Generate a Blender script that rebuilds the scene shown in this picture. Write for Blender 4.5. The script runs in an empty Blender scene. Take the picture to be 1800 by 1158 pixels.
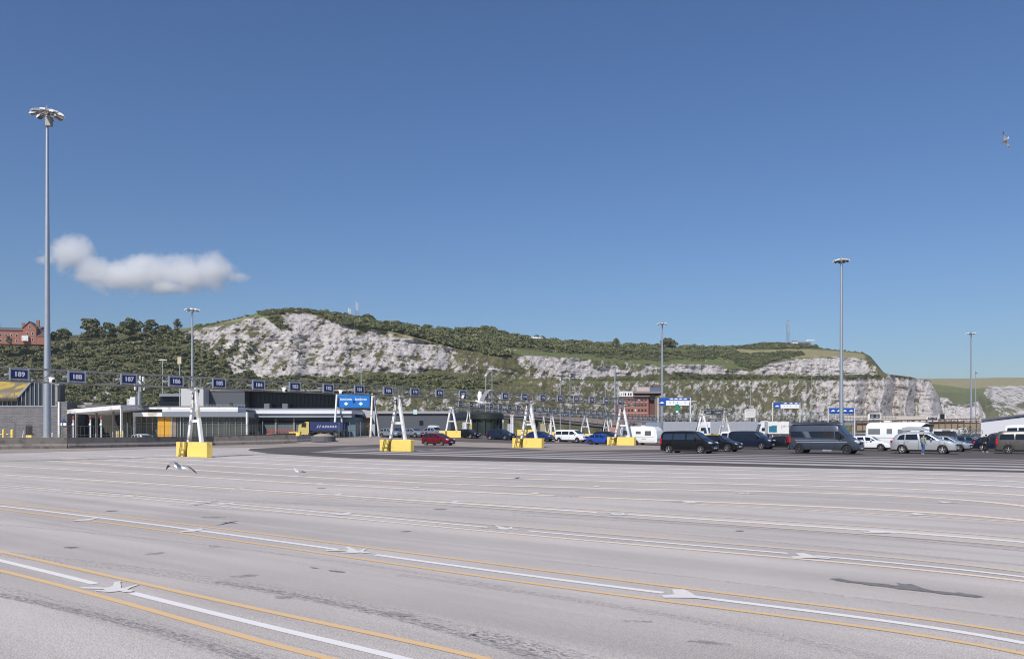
import bpy, bmesh, math, random
import numpy as np
from mathutils import Vector, Matrix
R = math.radians
rnd = random.Random(7)
sc = bpy.context.scene
col = sc.collection
# ------------------------------------------------------------------ camera, sky, sun, exposure
F, HX, HY, EYE = 1430.0, 900.0, 757.0, 2.0          # focal length in photo pixels, horizon, eye height
cam = bpy.data.cameras.new('camera'); camo = bpy.data.objects.new('camera', cam); col.objects.link(camo)
cam.sensor_width = 36; cam.lens = F/1800*36; cam.shift_y = (HY-579)/1800
cam.clip_start = .1; cam.clip_end = 20000
camo.location = (0, 0, EYE); camo.rotation_euler = (R(90), 0, 0)
sc.camera = camo
SUN_EL = R(43); SUN_H = Vector((-.41, -.91)).normalized()
w = bpy.data.worlds.new('World'); sc.world = w; w.use_nodes = True
nt = w.node_tree; bg = nt.nodes['Background']
sky = nt.nodes.new('ShaderNodeTexSky'); sky.sky_type = 'NISHITA'; sky.sun_disc = False
sky.sun_elevation = SUN_EL; sky.sun_rotation = math.atan2(SUN_H.x, SUN_H.y)
sky.air_density = 1.25; sky.dust_density = 0.6; sky.ozone_density = 3.0
tn = nt.nodes.new('ShaderNodeMixRGB'); tn.blend_type = 'MULTIPLY'; tn.inputs[0].default_value = 1; tn.inputs[2].default_value = (.605, .752, 1.02, 1)
nt.links.new(sky.outputs[0], tn.inputs[1]); nt.links.new(tn.outputs[0], bg.inputs[0]); bg.inputs[1].default_value = 0.09
sl = bpy.data.lights.new('sun', 'SUN'); sl.energy = 4.6; sl.angle = R(.5); sl.color = (1, .95, .88)
so = bpy.data.objects.new('sun', sl); col.objects.link(so)
sd = Vector((SUN_H.x*math.cos(SUN_EL), SUN_H.y*math.cos(SUN_EL), math.sin(SUN_EL)))
so.rotation_euler = sd.to_track_quat('Z', 'Y').to_euler()
sc.view_settings.view_transform = 'Standard'; sc.view_settings.look = 'None'
sc.view_settings.exposure = 0.0; sc.view_settings.gamma = 1
sc.cycles.filter_width = 1.05; sc.cycles.volume_step_rate = 1.0; sc.cycles.volume_max_steps = 128; sc.cycles.max_bounces = 10; sc.cycles.volume_bounces = 8
# ------------------------------------------------------------------ helpers
def sstep(t):
    t = np.clip(t, 0, 1); return t*t*(3-2*t)
def gz(X, Y):
    return float(sstep((Y-115)/30.)*(1.1-.9*sstep((X-4)/12.)))
def P(px, py, Y):
    return Vector(((px-HX)/F*Y, Y, EYE+(HY-py)/F*Y))
def G(px, py):
    k = (HY-py)/F; Y = EYE/(-k) if k < 0 else 300
    if Y > 105:
        Y = 105
        while Y < 400 and EYE+k*Y > gz((px-HX)/F*Y, Y): Y += .25
    return Vector(((px-HX)/F*Y, Y, gz((px-HX)/F*Y, Y)))
def GX(px, Y):
    X = (px-HX)/F*Y
    return Vector((X, Y, gz(X, Y)))
def hh(i):
    i = np.asarray(i, dtype=np.int64)
    i = (i ^ (i >> 13))*1274126177 & 0x7fffffff
    i = (i ^ (i >> 15))*668265263 & 0x7fffffff
    return ((i ^ (i >> 14)) & 0xffff)/65535.
def vnoise(x, y, z=0):
    x, y, z = np.broadcast_arrays(np.asarray(x, float), np.asarray(y, float), np.asarray(z, float))
    xi, yi, zi = np.floor(x).astype(np.int64), np.floor(y).astype(np.int64), np.floor(z).astype(np.int64)
    fx, fy, fz = sstep(x-xi), sstep(y-yi), sstep(z-zi)
    def h(a, b, c): return hh((xi+a)*73856093+(yi+b)*19349663+(zi+c)*83492791+12345)
    l = lambda a, b, t: a+(b-a)*t
    return l(l(l(h(0,0,0), h(1,0,0), fx), l(h(0,1,0), h(1,1,0), fx), fy), l(l(h(0,0,1), h(1,0,1), fx), l(h(0,1,1), h(1,1,1), fx), fy), fz)
def fbm(x, y, z=0, o=4, ridge=False):
    s, a, t = 0, 1., 0
    for i in range(o):
        n = vnoise(x*2**i, y*2**i, np.asarray(z)*2**i+i*17)
        if ridge: n = 1-abs(2*n-1)
        s = s+n*a; t += a; a *= .5
    return s/t

MATS = {}
def mat(name, c, rough=.7, metal=0., var=.12, scale=3., bump=0., spec=None, coat=0., detail=5, c2=None, thr=None, stretch=None, alpha=None):
    """principled with noise-driven colour and roughness variation; c2/thr adds blotches of a second colour"""
    if name in MATS: return MATS[name]
    m = bpy.data.materials.new(name); m.use_nodes = True; n = m.node_tree; L = n.links.new
    b = n.nodes['Principled BSDF']; b.inputs['Roughness'].default_value = rough; b.inputs['Metallic'].default_value = metal
    if spec is not None: b.inputs['Specular IOR Level'].default_value = spec
    if coat: b.inputs['Coat Weight'].default_value = coat; b.inputs['Coat Roughness'].default_value = .06
    tc = n.nodes.new('ShaderNodeTexCoord'); mp = n.nodes.new('ShaderNodeMapping')
    L(tc.outputs['Object'], mp.inputs[0])
    if stretch: mp.inputs['Scale'].default_value = stretch
    nz = n.nodes.new('ShaderNodeTexNoise'); nz.inputs['Scale'].default_value = scale; nz.inputs['Detail'].default_value = detail
    L(mp.outputs[0], nz.inputs[0])
    mx = n.nodes.new('ShaderNodeMixRGB'); mx.inputs[1].default_value = (*[v*(1-var) for v in c], 1); mx.inputs[2].default_value = (*[min(1, v*(1+var)) for v in c], 1)
    L(nz.outputs[0], mx.inputs[0]); out = mx.outputs[0]
    if c2:
        n2 = n.nodes.new('ShaderNodeTexNoise'); n2.inputs['Scale'].default_value = scale*.37; n2.inputs['Detail'].default_value = 8; L(mp.outputs[0], n2.inputs[0])
        r = n.nodes.new('ShaderNodeValToRGB'); r.color_ramp.elements[0].position = thr-.05; r.color_ramp.elements[1].position = thr+.05
        L(n2.outputs[0], r.inputs[0]); m2 = n.nodes.new('ShaderNodeMixRGB'); L(r.outputs[0], m2.inputs[0]); L(out, m2.inputs[1]); m2.inputs[2].default_value = (*c2, 1); out = m2.outputs[0]
    L(out, b.inputs['Base Color'])
    if bump:
        bp = n.nodes.new('ShaderNodeBump'); bp.inputs['Strength'].default_value = bump; bp.inputs['Distance'].default_value = .05
        L(nz.outputs[0], bp.inputs['Height']); L(bp.outputs[0], b.inputs['Normal'])
    MATS[name] = m; return m
def brick_mat(name, c1, c2, mortar, sc_=1., bw=.22, bh=.075):
    m = mat(name, c1); n = m.node_tree; L = n.links.new; b = n.nodes['Principled BSDF']
    tc = n.nodes.new('ShaderNodeTexCoord'); sx = n.nodes.new('ShaderNodeSeparateXYZ'); L(tc.outputs['Object'], sx.inputs[0])
    ad = n.nodes.new('ShaderNodeMath'); L(sx.outputs[0], ad.inputs[0]); L(sx.outputs[1], ad.inputs[1])
    cb = n.nodes.new('ShaderNodeCombineXYZ'); L(ad.outputs[0], cb.inputs[0]); L(sx.outputs[2], cb.inputs[1])
    br = n.nodes.new('ShaderNodeTexBrick'); L(cb.outputs[0], br.inputs[0]); br.inputs['Scale'].default_value = sc_
    br.inputs['Color1'].default_value = (*c1, 1); br.inputs['Color2'].default_value = (*c2, 1); br.inputs['Mortar'].default_value = (*mortar, 1)
    br.inputs['Brick Width'].default_value = bw*2; br.inputs['Row Height'].default_value = bh*2; br.inputs['Mortar Size'].default_value = .015
    L(br.outputs[0], b.inputs['Base Color']); return m

class MB:
    def __init__(s): s.v = []; s.f = []; s.mi = []; s.m = Matrix(); s.cur = 0
    def add(s, vs, fs):
        o = len(s.v); s.v += [tuple(s.m @ Vector(v)) for v in vs]; s.f += [tuple(i+o for i in f) for f in fs]; s.mi += [s.cur]*len(fs); return s
    def box(s, c, d, rz=0, bev=0):
        x, y, z = d[0]/2, d[1]/2, d[2]/2; M = Matrix.Translation(c) @ Matrix.Rotation(rz, 4, 'Z')
        if bev:
            b = min(bev, x*.9, y*.9, z*.9); C4 = ((-1,-1), (1,-1), (1,1), (-1,1)); pts = [(sx*(x-b), sy*(y-b), -z) for sx, sy in C4]
            for zz in (-z+b, z-b):
                for sx, sy in C4:
                    a = (sx*(x-b), sy*y, zz); c_ = (sx*x, sy*(y-b), zz); pts += [c_, a] if sx*sy > 0 else [a, c_]
            pts += [(sx*(x-b), sy*(y-b), z) for sx, sy in C4]; fs = [(3, 2, 1, 0), (20, 21, 22, 23)]
            for i in range(8): fs.append((4+i, 4+(i+1) % 8, 12+(i+1) % 8, 12+i))
            for i in range(4):
                n_ = (i+1) % 4; e0, e1 = 4+2*i+1, 4+(2*i+2) % 8
                fs += [(i, n_, e1, e0), (i, e0, 4+2*i), (20+i, 8+4+2*i, 8+e0), (20+i, 8+e0, 8+e1, 20+n_)]
            return s.add([M @ Vector(p) for p in pts], fs)
        vs = [M @ Vector(p) for p in ((-x,-y,-z), (x,-y,-z), (x,y,-z), (-x,y,-z), (-x,-y,z), (x,-y,z), (x,y,z), (-x,y,z))]
        return s.add(vs, [(3,2,1,0), (4,5,6,7), (0,1,5,4), (1,2,6,5), (2,3,7,6), (3,0,4,7)])
    def tube(s, a, b, r0, r1=None, n=8, cap=True):
        a, b = Vector(a), Vector(b); r1 = r0 if r1 is None else r1; d = (b-a)
        if d.length < 1e-6: return s
        q = d.to_track_quat('Z', 'Y'); vs = []
        for p, r in ((a, r0), (b, r1)):
            for i in range(n): t = 2*math.pi*i/n; vs.append(p+q @ Vector((r*math.cos(t), r*math.sin(t), 0)))
        fs = [(i, (i+1) % n, n+(i+1) % n, n+i) for i in range(n)]
        if cap: fs += [tuple(range(n-1, -1, -1)), tuple(range(n, 2*n))]
        return s.add(vs, fs)
    def beam(s, a, b, w, h):
        a, b = Vector(a), Vector(b); d = (b-a).normalized(); up = Vector((0,0,1)) if abs(d.z) < .95 else Vector((0,1,0))
        x = d.cross(up).normalized()*(w/2); y = x.cross(d).normalized()*(h/2)
        vs = [p+sx*x+sy*y for p in (a, b) for sx, sy in ((-1,-1), (1,-1), (1,1), (-1,1))]
        return s.add(vs, [(3,2,1,0), (4,5,6,7), (0,1,5,4), (1,2,6,5), (2,3,7,6), (3,0,4,7)])
    def lathe(s, prof, n=16, axis='Z', c=(0,0,0)):
        vs = []
        for r, h in prof:
            for i in range(n):
                t = 2*math.pi*i/n; p = (r*math.cos(t), r*math.sin(t), h)
                if axis == 'Y': p = (p[0], p[2], p[1])
                if axis == 'X': p = (p[2], p[0], p[1])
                vs.append((p[0]+c[0], p[1]+c[1], p[2]+c[2]))
        fs = [(k*n+i, k*n+(i+1) % n, (k+1)*n+(i+1) % n, (k+1)*n+i) for k in range(len(prof)-1) for i in range(n)]
        return s.add(vs, fs)
    def ell(s, c, r, n=10, rot=None):
        M = rot or Matrix(); vs = []; fs = []
        for k in range(n//2+1):
            ph = math.pi*k/(n//2)
            for i in range(n):
                t = 2*math.pi*i/n
                vs.append(Vector(c)+(M @ Vector((r[0]*math.sin(ph)*math.cos(t), r[1]*math.sin(ph)*math.sin(t), r[2]*math.cos(ph)))))
        for k in range(n//2):
            for i in range(n): fs.append((k*n+i, (k+1)*n+i, (k+1)*n+(i+1) % n, k*n+(i+1) % n))
        return s.add(vs, fs)
    def prism(s, poly, a, b, axis='Y'):
        """poly of (u,v) in the plane across the axis, from a to b along it"""
        n = len(poly); f = {'Y': lambda u, v, t: (u, t, v), 'X': lambda u, v, t: (t, u, v), 'Z': lambda u, v, t: (u, v, t)}[axis]
        vs = [f(u, v, a) for u, v in poly]+[f(u, v, b) for u, v in poly]
        return s.add(vs, [tuple(range(n-1, -1, -1)), tuple(range(n, 2*n))]+[(i, (i+1) % n, n+(i+1) % n, n+i) for i in range(n)])
    def build(s, name, m, parent=None, smooth=None, loc=None):
        me = bpy.data.meshes.new(name); me.from_pydata(s.v, [], s.f)
        for x in (m if isinstance(m, (list, tuple)) else [m]): me.materials.append(x)
        if any(s.mi): me.polygons.foreach_set('material_index', s.mi)
        bm = bmesh.new(); bm.from_mesh(me); bmesh.ops.recalc_face_normals(bm, faces=bm.faces); bm.to_mesh(me); bm.free()
        if smooth: me.shade_smooth(); me.set_sharp_from_angle(angle=R(smooth))
        o = bpy.data.objects.new(name, me); col.objects.link(o)
        if parent: o.parent = parent
        if loc is not None: o.location = loc
        return o
def tag(o, label=None, cat=None, group=None, kind=None):
    if label: o['label'] = label
    if cat: o['category'] = cat
    if group: o['group'] = group
    if kind: o['kind'] = kind
    return o
def thing(name, label, cat, loc=(0,0,0), rz=0, group=None):
    o = bpy.data.objects.new(name, None); col.objects.link(o); o.empty_display_size = .3
    o.location = loc; o.rotation_euler = (0, 0, rz); return tag(o, label, cat, group)
def copy_tree(o, parent=None):
    c = o.copy(); col.objects.link(c); c.parent = parent
    for ch in list(o.children): copy_tree(ch, c)
    return c
def text_mesh(txt, size, ext=.01, bold=.0, sx=1):
    cu = bpy.data.curves.new('t', 'FONT'); cu.body = txt; cu.size = size; cu.extrude = ext; cu.offset = bold
    cu.align_x = 'CENTER'; cu.align_y = 'CENTER'; cu.resolution_u = 2
    o = bpy.data.objects.new('t', cu); col.objects.link(o)
    dg = bpy.context.evaluated_depsgraph_get(); dg.update(); me = bpy.data.meshes.new_from_object(o.evaluated_get(dg))
    bpy.data.objects.remove(o); me.materials.clear(); me.transform(Matrix.Diagonal((sx, 1, 1, 1)) ); return me
def put_text(name, txt, size, m, parent, loc, rot=(R(90), 0, 0), bold=0, sx=1, ext=.01):
    me = text_mesh(txt, size, ext, bold, sx); me.name = name; me.materials.append(m)
    o = bpy.data.objects.new(name, me); col.objects.link(o); o.parent = parent; o.location = loc; o.rotation_euler = rot; return o

white = mat('white_paint', (.74, .74, .73), .45, var=.06, scale=2.5, c2=(.46, .42, .36), thr=.60)
galv = mat('galvanised_steel', (.42, .45, .49), .45, .6, var=.1, scale=2)
galv_d = mat('weathered_steel', (.30, .29, .27), .6, .5, var=.2, scale=4, c2=(.22, .13, .08), thr=.66)
yellow = mat('yellow_block_paint', (.84, .62, .15), .65, var=.08, scale=3, c2=(.50, .40, .18), thr=.66, bump=.1)
navy = mat('navy_sign_face', (.012, .02, .12), .35, var=.05)
blue = mat('blue_sign_face', (.01, .16, .52), .35, var=.05)
signw = mat('sign_white', (.8, .8, .8), .4, var=.03)
black = mat('black_plastic', (.012, .012, .013), .5, var=.2)
rubber = mat('tyre_rubber', (.018, .018, .018), .85, var=.2, scale=20)
glass_d = mat('dark_glass', (.012, .016, .02), .06, 0, var=.05, spec=.8)
chrome = mat('alloy', (.55, .56, .58), .3, .8, var=.06)
conc = mat('old_concrete', (.25, .222, .20), .9, var=.25, scale=2, bump=.3, c2=(.16, .135, .115), thr=.60)
conc_l = mat('pale_concrete', (.36, .33, .30), .9, var=.15, scale=1, bump=.2)
dark_int = mat('dark_interior', (.02, .02, .02), .8, var=.3)
grey_clad = mat('grey_cladding', (.20, .22, .25), .5, var=.06, scale=.6)
dgrey_clad = mat('slate_cladding', (.085, .092, .108), .5, var=.08, scale=.6)
pgrey_clad = mat('pale_grey_cladding', (.42, .43, .45), .5, var=.05, scale=.6)
mesh_grey = mat('fence_steel', (.16, .18, .17), .5, .5, var=.1)
brick_r = brick_mat('red_brick', (.33, .085, .05), (.26, .07, .045), (.32, .2, .15))
brick_g = brick_mat('grey_brick', (.155, .145, .155), (.10, .095, .105), (.20, .19, .19), .6)
leafm = None
# ------------------------------------------------------------------ ground, tarmac, access road
LA = .9115                                     # lane direction (sin, cos) is (-.79, .61)
LD = Vector((-math.sin(LA), math.cos(LA))); LN = Vector((math.cos(LA), math.sin(LA)))
def ground_mat(name, c, c2, rust, fine=.38, streak=.36, spots=None):
    m = bpy.data.materials.new(name); m.use_nodes = True; n = m.node_tree; L = n.links.new; b = n.nodes['Principled BSDF']
    b.inputs['Roughness'].default_value = .88; b.inputs['Specular IOR Level'].default_value = .25
    tc = n.nodes.new('ShaderNodeTexCoord'); mp = n.nodes.new('ShaderNodeMapping'); mp.inputs['Rotation'].default_value = (0, 0, -math.atan2(LD.y, LD.x))
    L(tc.outputs['Object'], mp.inputs[0])
    def noise(scale, det, st=(1,1,1), rough=.6, off=0):
        q = n.nodes.new('ShaderNodeMapping'); q.inputs['Scale'].default_value = st; q.inputs['Location'].default_value = (off, off*.7, 0); L(mp.outputs[0], q.inputs[0])
        z = n.nodes.new('ShaderNodeTexNoise'); z.inputs['Scale'].default_value = scale; z.inputs['Detail'].default_value = det; z.inputs['Roughness'].default_value = rough
        L(q.outputs[0], z.inputs[0]); return z.outputs[0]
    def ramp(s, a, b_, ca=(0,0,0,1), cb=(1,1,1,1)):
        r = n.nodes.new('ShaderNodeValToRGB'); r.color_ramp.elements[0].position = a; r.color_ramp.elements[1].position = b_
        r.color_ramp.elements[0].color = ca; r.color_ramp.elements[1].color = cb; L(s, r.inputs[0]); return r.outputs[0]
    def mul(a, b_):
        x = n.nodes.new('ShaderNodeMixRGB'); x.blend_type = 'MULTIPLY'; x.inputs[0].default_value = 1; L(a, x.inputs[1]); L(b_, x.inputs[2]); return x.outputs[0]
    def mix(f, a, c_):
        x = n.nodes.new('ShaderNodeMixRGB'); L(f, x.inputs[0]); L(a, x.inputs[1]); x.inputs[2].default_value = (*c_, 1); return x.outputs[0]
    base = ramp(noise(.25, 6), .3, .7, (*c, 1), (*c2, 1))
    g = lambda v: (v, v, v, 1)
    s1 = ramp(noise(1.0, 5, (.035, 1.1, 1), .55), .40, .60, g(1-streak*.42), g(1.04))      # long tyre streaks along the lanes
    s2 = ramp(noise(1.0, 4, (.012, .35, 1), .5, 30), .35, .6, g(1-streak*.25), g(1.02))
    cur = mul(mul(base, s1), s2)
    thin = ramp(noise(1.0, 3, (.02, 7., 1), .5, 11), .63, .72); t2 = ramp(noise(.12, 2, (1,1,1), .5, 5), .5, .62)
    k = n.nodes.new('ShaderNodeMath'); k.operation = 'MULTIPLY'; L(thin, k.inputs[0]); L(t2, k.inputs[1]); k2 = n.nodes.new('ShaderNodeMath'); k2.operation = 'MULTIPLY'; L(k.outputs[0], k2.inputs[0]); k2.inputs[1].default_value = .45
    cur = mix(k2.outputs[0], cur, [v*.35 for v in c])
    sp = ramp(noise(58, 3, (1,1,1), .75), .38, .56, g(1-fine*1.25), g(1.05))                        # aggregate speckle
    cur = mul(cur, sp)
    sp2 = ramp(noise(14, 4, (1,1,1), .7, 3), .3, .6, g(1-fine*.35), g(1.03)); cur = mul(cur, sp2)
    st = ramp(noise(.9, 8, (.5, 1.3, 1), .7, 77), .70, .76); k3 = n.nodes.new('ShaderNodeMath'); k3.operation = 'MULTIPLY'; L(st, k3.inputs[0]); k3.inputs[1].default_value = .5
    cur = mix(k3.outputs[0], cur, [v*.4 for v in c])
    wr = ramp(noise(.16, 5, (.4, 1, 1), .6, 41), .55, .72); k4 = n.nodes.new('ShaderNodeMath'); k4.operation = 'MULTIPLY'; L(wr, k4.inputs[0]); k4.inputs[1].default_value = .35
    cur = mix(k4.outputs[0], cur, rust)
    L(cur, b.inputs['Base Color'])
    bp = n.nodes.new('ShaderNodeBump'); bp.inputs['Strength'].default_value = .35; bp.inputs['Distance'].default_value = .01
    L(noise(55, 3, (1,1,1), .7), bp.inputs['Height']); L(bp.outputs[0], b.inputs['Normal'])
    return m
concrete = ground_mat('apron_concrete', (.565, .512, .478), (.645, .588, .55), (.56, .48, .43))
tarm = ground_mat('dark_tarmac', (.115, .10, .096), (.15, .13, .125), (.20, .165, .145), .25, .5)
tanm = ground_mat('tan_asphalt', (.36, .30, .265), (.41, .35, .31), (.30, .22, .18), .2, .5)
def sheet(name, poly, m, dz, kind='structure', parent=None, cuts=True):
    """flat polygon laid on the ground; follows the gentle rise"""
    bm = bmesh.new(); bm.faces.new([bm.verts.new((p[0], p[1], 0)) for p in poly])
    if cuts and max(p[1] for p in poly) > 112:
        ys = [112+2.5*i for i in range(16)]; xs = [2+2*i for i in range(9)]
        for c, nrm in [((0, y, 0), (0, 1, 0)) for y in ys]+[((x, 0, 0), (1, 0, 0)) for x in xs]:
            bmesh.ops.bisect_plane(bm, geom=bm.verts[:]+bm.edges[:]+bm.faces[:], plane_co=c, plane_no=nrm)
    for v in bm.verts: v.co.z = gz(v.co.x, v.co.y)+dz
    bmesh.ops.recalc_face_normals(bm, faces=bm.faces)
    if bm.faces and sum(f.normal.z for f in bm.faces) < 0: bmesh.ops.reverse_faces(bm, faces=bm.faces)
    me = bpy.data.meshes.new(name); bm.to_mesh(me); bm.free(); me.materials.append(m)
    o = bpy.data.objects.new(name, me); col.objects.link(o); o.parent = parent
    if kind: o['kind'] = kind
    return o
gx = [-1400, -900, -400, -150, -60, -30]+[2+i*1. for i in range(-12, 18)]+[25, 60, 150, 400, 900, 2600]
gy = [-60, 0, 40, 80, 105]+[112+1.5*i for i in range(26)]+[160, 250, 600, 1500, 2600]
gm = MB(); gm.add([(x, y, gz(x, y)) for y in gy for x in gx], [(j*len(gx)+i, j*len(gx)+i+1, (j+1)*len(gx)+i+1, (j+1)*len(gx)+i) for j in range(len(gy)-1) for i in range(len(gx)-1)])
tag(gm.build('ground', concrete), kind='structure')
def lanept(D, a):          # D: distance across lanes, a: distance along lane direction (negative = towards the right)
    p = LN*D+LD*a; return (p.x, p.y)
def g2(px, py): q = G(px, py); return (q.x, q.y)
far_r = [lanept(46.1, -190), (500, 60), (700, 700), (-20, 420), (-60, 300), (-30, 150)]
b0 = [g2(*p) for p in ((660, 777), (600, 780.5), (520, 784.5), (440, 788.5), (436, 791.5), (470, 796.5), (540, 801), (620, 805.3), (760, 808.5), (900, 811), (1200, 817.5), (1500, 824), (1800, 830.3))]
sheet('tarmac', b0+far_r, tarm, .004)
tanp = [(-400, 802), (0, 797), (300, 787.4), (445, 786.5), (560, 784.5), (667, 781), (740, 783), (850, 786), (900, 788), (960, 791), (1034, 792), (1160, 790), (1300, 786), (1160, 783), (1080, 781), (1000, 780), (900, 779), (840, 777.5), (740, 774), (690, 768.5), (640, 766), (590, 765.5), (540, 770), (440, 778), (300, 782), (0, 789), (-400, 791)]
sheet('access_road', [g2(*p) for p in tanp], tanm, .010)
# painted lane markings, laid out on the ground as measured
def paint(name, c, wear, base=(.50, .47, .455)):
    m = bpy.data.materials.new(name); m.use_nodes = True; n = m.node_tree; L = n.links.new; b = n.nodes['Principled BSDF']; b.inputs['Roughness'].default_value = .8
    tc = n.nodes.new('ShaderNodeTexCoord'); z = n.nodes.new('ShaderNodeTexNoise'); z.inputs['Scale'].default_value = 9; z.inputs['Detail'].default_value = 9; z.inputs['Roughness'].default_value = .75; L(tc.outputs['Object'], z.inputs[0])
    r = n.nodes.new('ShaderNodeValToRGB'); r.color_ramp.elements[0].position = .5+wear; r.color_ramp.elements[1].position = .66+wear; L(z.outputs[0], r.inputs[0])
    mx = n.nodes.new('ShaderNodeMixRGB'); L(r.outputs[0], mx.inputs[0]); mx.inputs[1].default_value = (*c, 1); mx.inputs[2].default_value = (*base, 1); L(mx.outputs[0], b.inputs['Base Color']); return m
p_white = paint('white_line_paint', (.76, .73, .72), .10); p_white2 = paint('faded_white_line_paint', (.80, .73, .67), .05); p_arrow = paint('worn_arrow_paint', (.70, .67, .65), .05)
p_yel = paint('yellow_line_paint', (.70, .47, .24), .03); p_yel2 = paint('faded_yellow_line_paint', (.80, .66, .52), .04)
p_yel3 = paint('ghost_yellow_paint', (.60, .50, .40), .03); p_grey = paint('grey_line_paint', (.74, .68, .64), .04)
def ribbon(mb, pts, wd, dz):
    """a painted line of constant real width"""
    q = [Vector((*p, 0)) for p in pts]; vs = []
    for i, p in enumerate(q):
        t = (q[min(i+1, len(q)-1)]-q[max(i-1, 0)]).normalized(); nn = Vector((-t.y, t.x, 0))*wd/2
        for s in (-1, 1): a = p+nn*s; vs.append((a.x, a.y, gz(a.x, a.y)+dz))
    mb.add(vs, [(2*i, 2*i+1, 2*i+3, 2*i+2) for i in range(len(q)-1)])
def mline(pxs, wd, m, name, dz=.0055, gaps=()):
    """pxs: measured points; resampled; gaps: (x0,x1) photo columns left unpainted"""
    xs = np.array([p[0] for p in pxs], float); ys = np.array([p[1] for p in pxs], float)
    deg = 3 if len(xs) > 5 else (2 if len(xs) > 3 else 1); inv = np.polyfit(xs, 1/(ys-HY), deg)
    segs = []; x0 = xs[0]
    for a, b in sorted(gaps)+[(xs[-1], xs[-1])]: segs.append((x0, a)); x0 = b
    mb = MB()
    for a, b in segs:
        if b-a < 3: continue
        nn = max(2, int((b-a)/45)+1); t = np.linspace(a, b, nn)
        ribbon(mb, [g2(x, HY+1/np.polyval(inv, x)) for x in t], wd, dz)
    return tag(mb.build(name, m), kind='structure')
mline([(-60, 955.5), (0, 970.3), (350, 1046.8), (550, 1091), (750, 1135.5), (900, 1169)], .10, p_yel, 'yellow_lane_line')
mline([(-60, 970.5), (0, 985.3), (350, 1071), (572, 1125.3), (705, 1157.5), (800, 1181)], .115, p_white, 'white_lane_line', gaps=[(168, 232)])
mline([(-60, 988), (0, 1003.5), (350, 1096.6), (590, 1157.5), (680, 1181)], .10, p_yel, 'yellow_lane_line')
mline([(-60, 878), (0, 885), (300, 919.5), (600, 955), (850, 986), (1250, 1040), (1450, 1067.5), (1800, 1115), (1860, 1123)], .10, p_yel, 'yellow_lane_line')
mline([(-60, 882), (0, 889), (300, 927.5), (555, 960), (850, 997), (1180, 1043), (1450, 1083), (1800, 1131), (1860, 1139)], .12, p_white, 'white_lane_line', gaps=[(595, 660), (1166, 1222)])
mline([(-60, 888), (0, 895), (300, 935), (420, 952.5), (850, 1007.5), (1250, 1067), (1450, 1098), (1800, 1150), (1860, 1159)], .10, p_yel, 'yellow_lane_line')
mline([(-60, 845), (0, 850), (300, 875), (600, 897.5), (900, 923), (1200, 947.5), (1450, 974), (1800, 1005), (1860, 1011)], .16, p_yel3, 'faded_yellow_lane_line')
mline([(-60, 848), (0, 852.5), (300, 878), (600, 902), (860, 925.5), (1200, 956), (1450, 981), (1800, 1014), (1860, 1020)], .12, p_white, 'white_lane_line', gaps=[(858, 928), (1385, 1432)])
mline([(-60, 851), (0, 855.5), (300, 881.5), (600, 909.5), (900, 936), (1200, 963.5), (1450, 988), (1800, 1022), (1860, 1028)], .12, p_yel2, 'faded_yellow_lane_line')
mline([(-60, 831), (0, 834), (300, 852.3), (600, 871), (900, 889), (1200, 910), (1500, 932), (1800, 953), (1860, 957)], .20, p_white2, 'faded_white_lane_line', gaps=[(1050, 1104)])
mline([(-60, 828), (0, 831.8), (300, 849.5), (600, 867.5), (900, 885), (1200, 904.5), (1500, 926), (1800, 946), (1860, 950)], .2, p_yel3, 'faded_yellow_lane_line')
mline([(-60, 833), (0, 836.5), (300, 855), (600, 874.5), (900, 893.5), (1200, 916), (1500, 938.5), (1800, 960.5), (1860, 965)], .2, p_yel3, 'faded_yellow_lane_line')
mline([(-60, 815), (0, 818), (150, 828), (300, 837), (600, 851), (900, 865), (1200, 880.7), (1500, 897.5), (1800, 914.5), (1860, 918)], .32, p_yel2, 'faded_white_lane_line')
mline([(1200, 884.5), (1500, 900.5), (1800, 917.5), (1860, 921)], .12, p_yel2, 'faded_white_lane_line')
mline([(80, 806), (130, 813), (200, 821.5), (300, 827), (600, 836.8), (900, 848.5), (1200, 862), (1500, 876), (1800, 889.3), (1860, 892)], .36, p_yel2, 'faded_white_lane_line')
mline([(100, 802.5), (150, 806), (220, 812), (300, 815.5), (500, 823.5), (600, 828), (900, 838), (1200, 848.5), (1500, 860), (1800, 871.3), (1860, 873)], .40, p_yel2, 'faded_white_lane_line')
mline([(190, 801), (300, 807), (450, 815.5), (620, 821), (900, 829.5), (1200, 837.8), (1500, 847.2), (1800, 857), (1860, 859)], .42, p_white2, 'faded_white_lane_line')
mline([(270, 798.5), (400, 805), (620, 814.3), (900, 823), (1200, 830.3), (1500, 839.3), (1800, 847.3), (1860, 849)], .46, p_grey, 'faded_white_lane_line')
mline([(360, 798), (620, 809), (900, 816.5), (1200, 824), (1500, 831.3), (1800, 838.5), (1860, 840)], .46, p_grey, 'faded_white_lane_line')
for k, D in enumerate([48.9, 52.9, 57.1, 61.3, 65.4]):           # lanes on the dark tarmac
    mb = MB(); a0 = 61+(D-48.9)*.9; n = 40
    if D < 70: ribbon(mb, [lanept(D, a0-(a0+185)*i/n) for i in range(n+1)], 2.0-.1*k, .012); tag(mb.build('pale_lane_band', paint('pale_band_%d' % k, (.47-.035*k, .43-.034*k, .42-.034*k), .12, (.16, .14, .135))), kind='structure')
    else: ribbon(mb, [lanept(D, 30-215*i/n) for i in range(n+1)], .45, .012); tag(mb.build('pale_lane_band', p_yel3), kind='structure')
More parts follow.
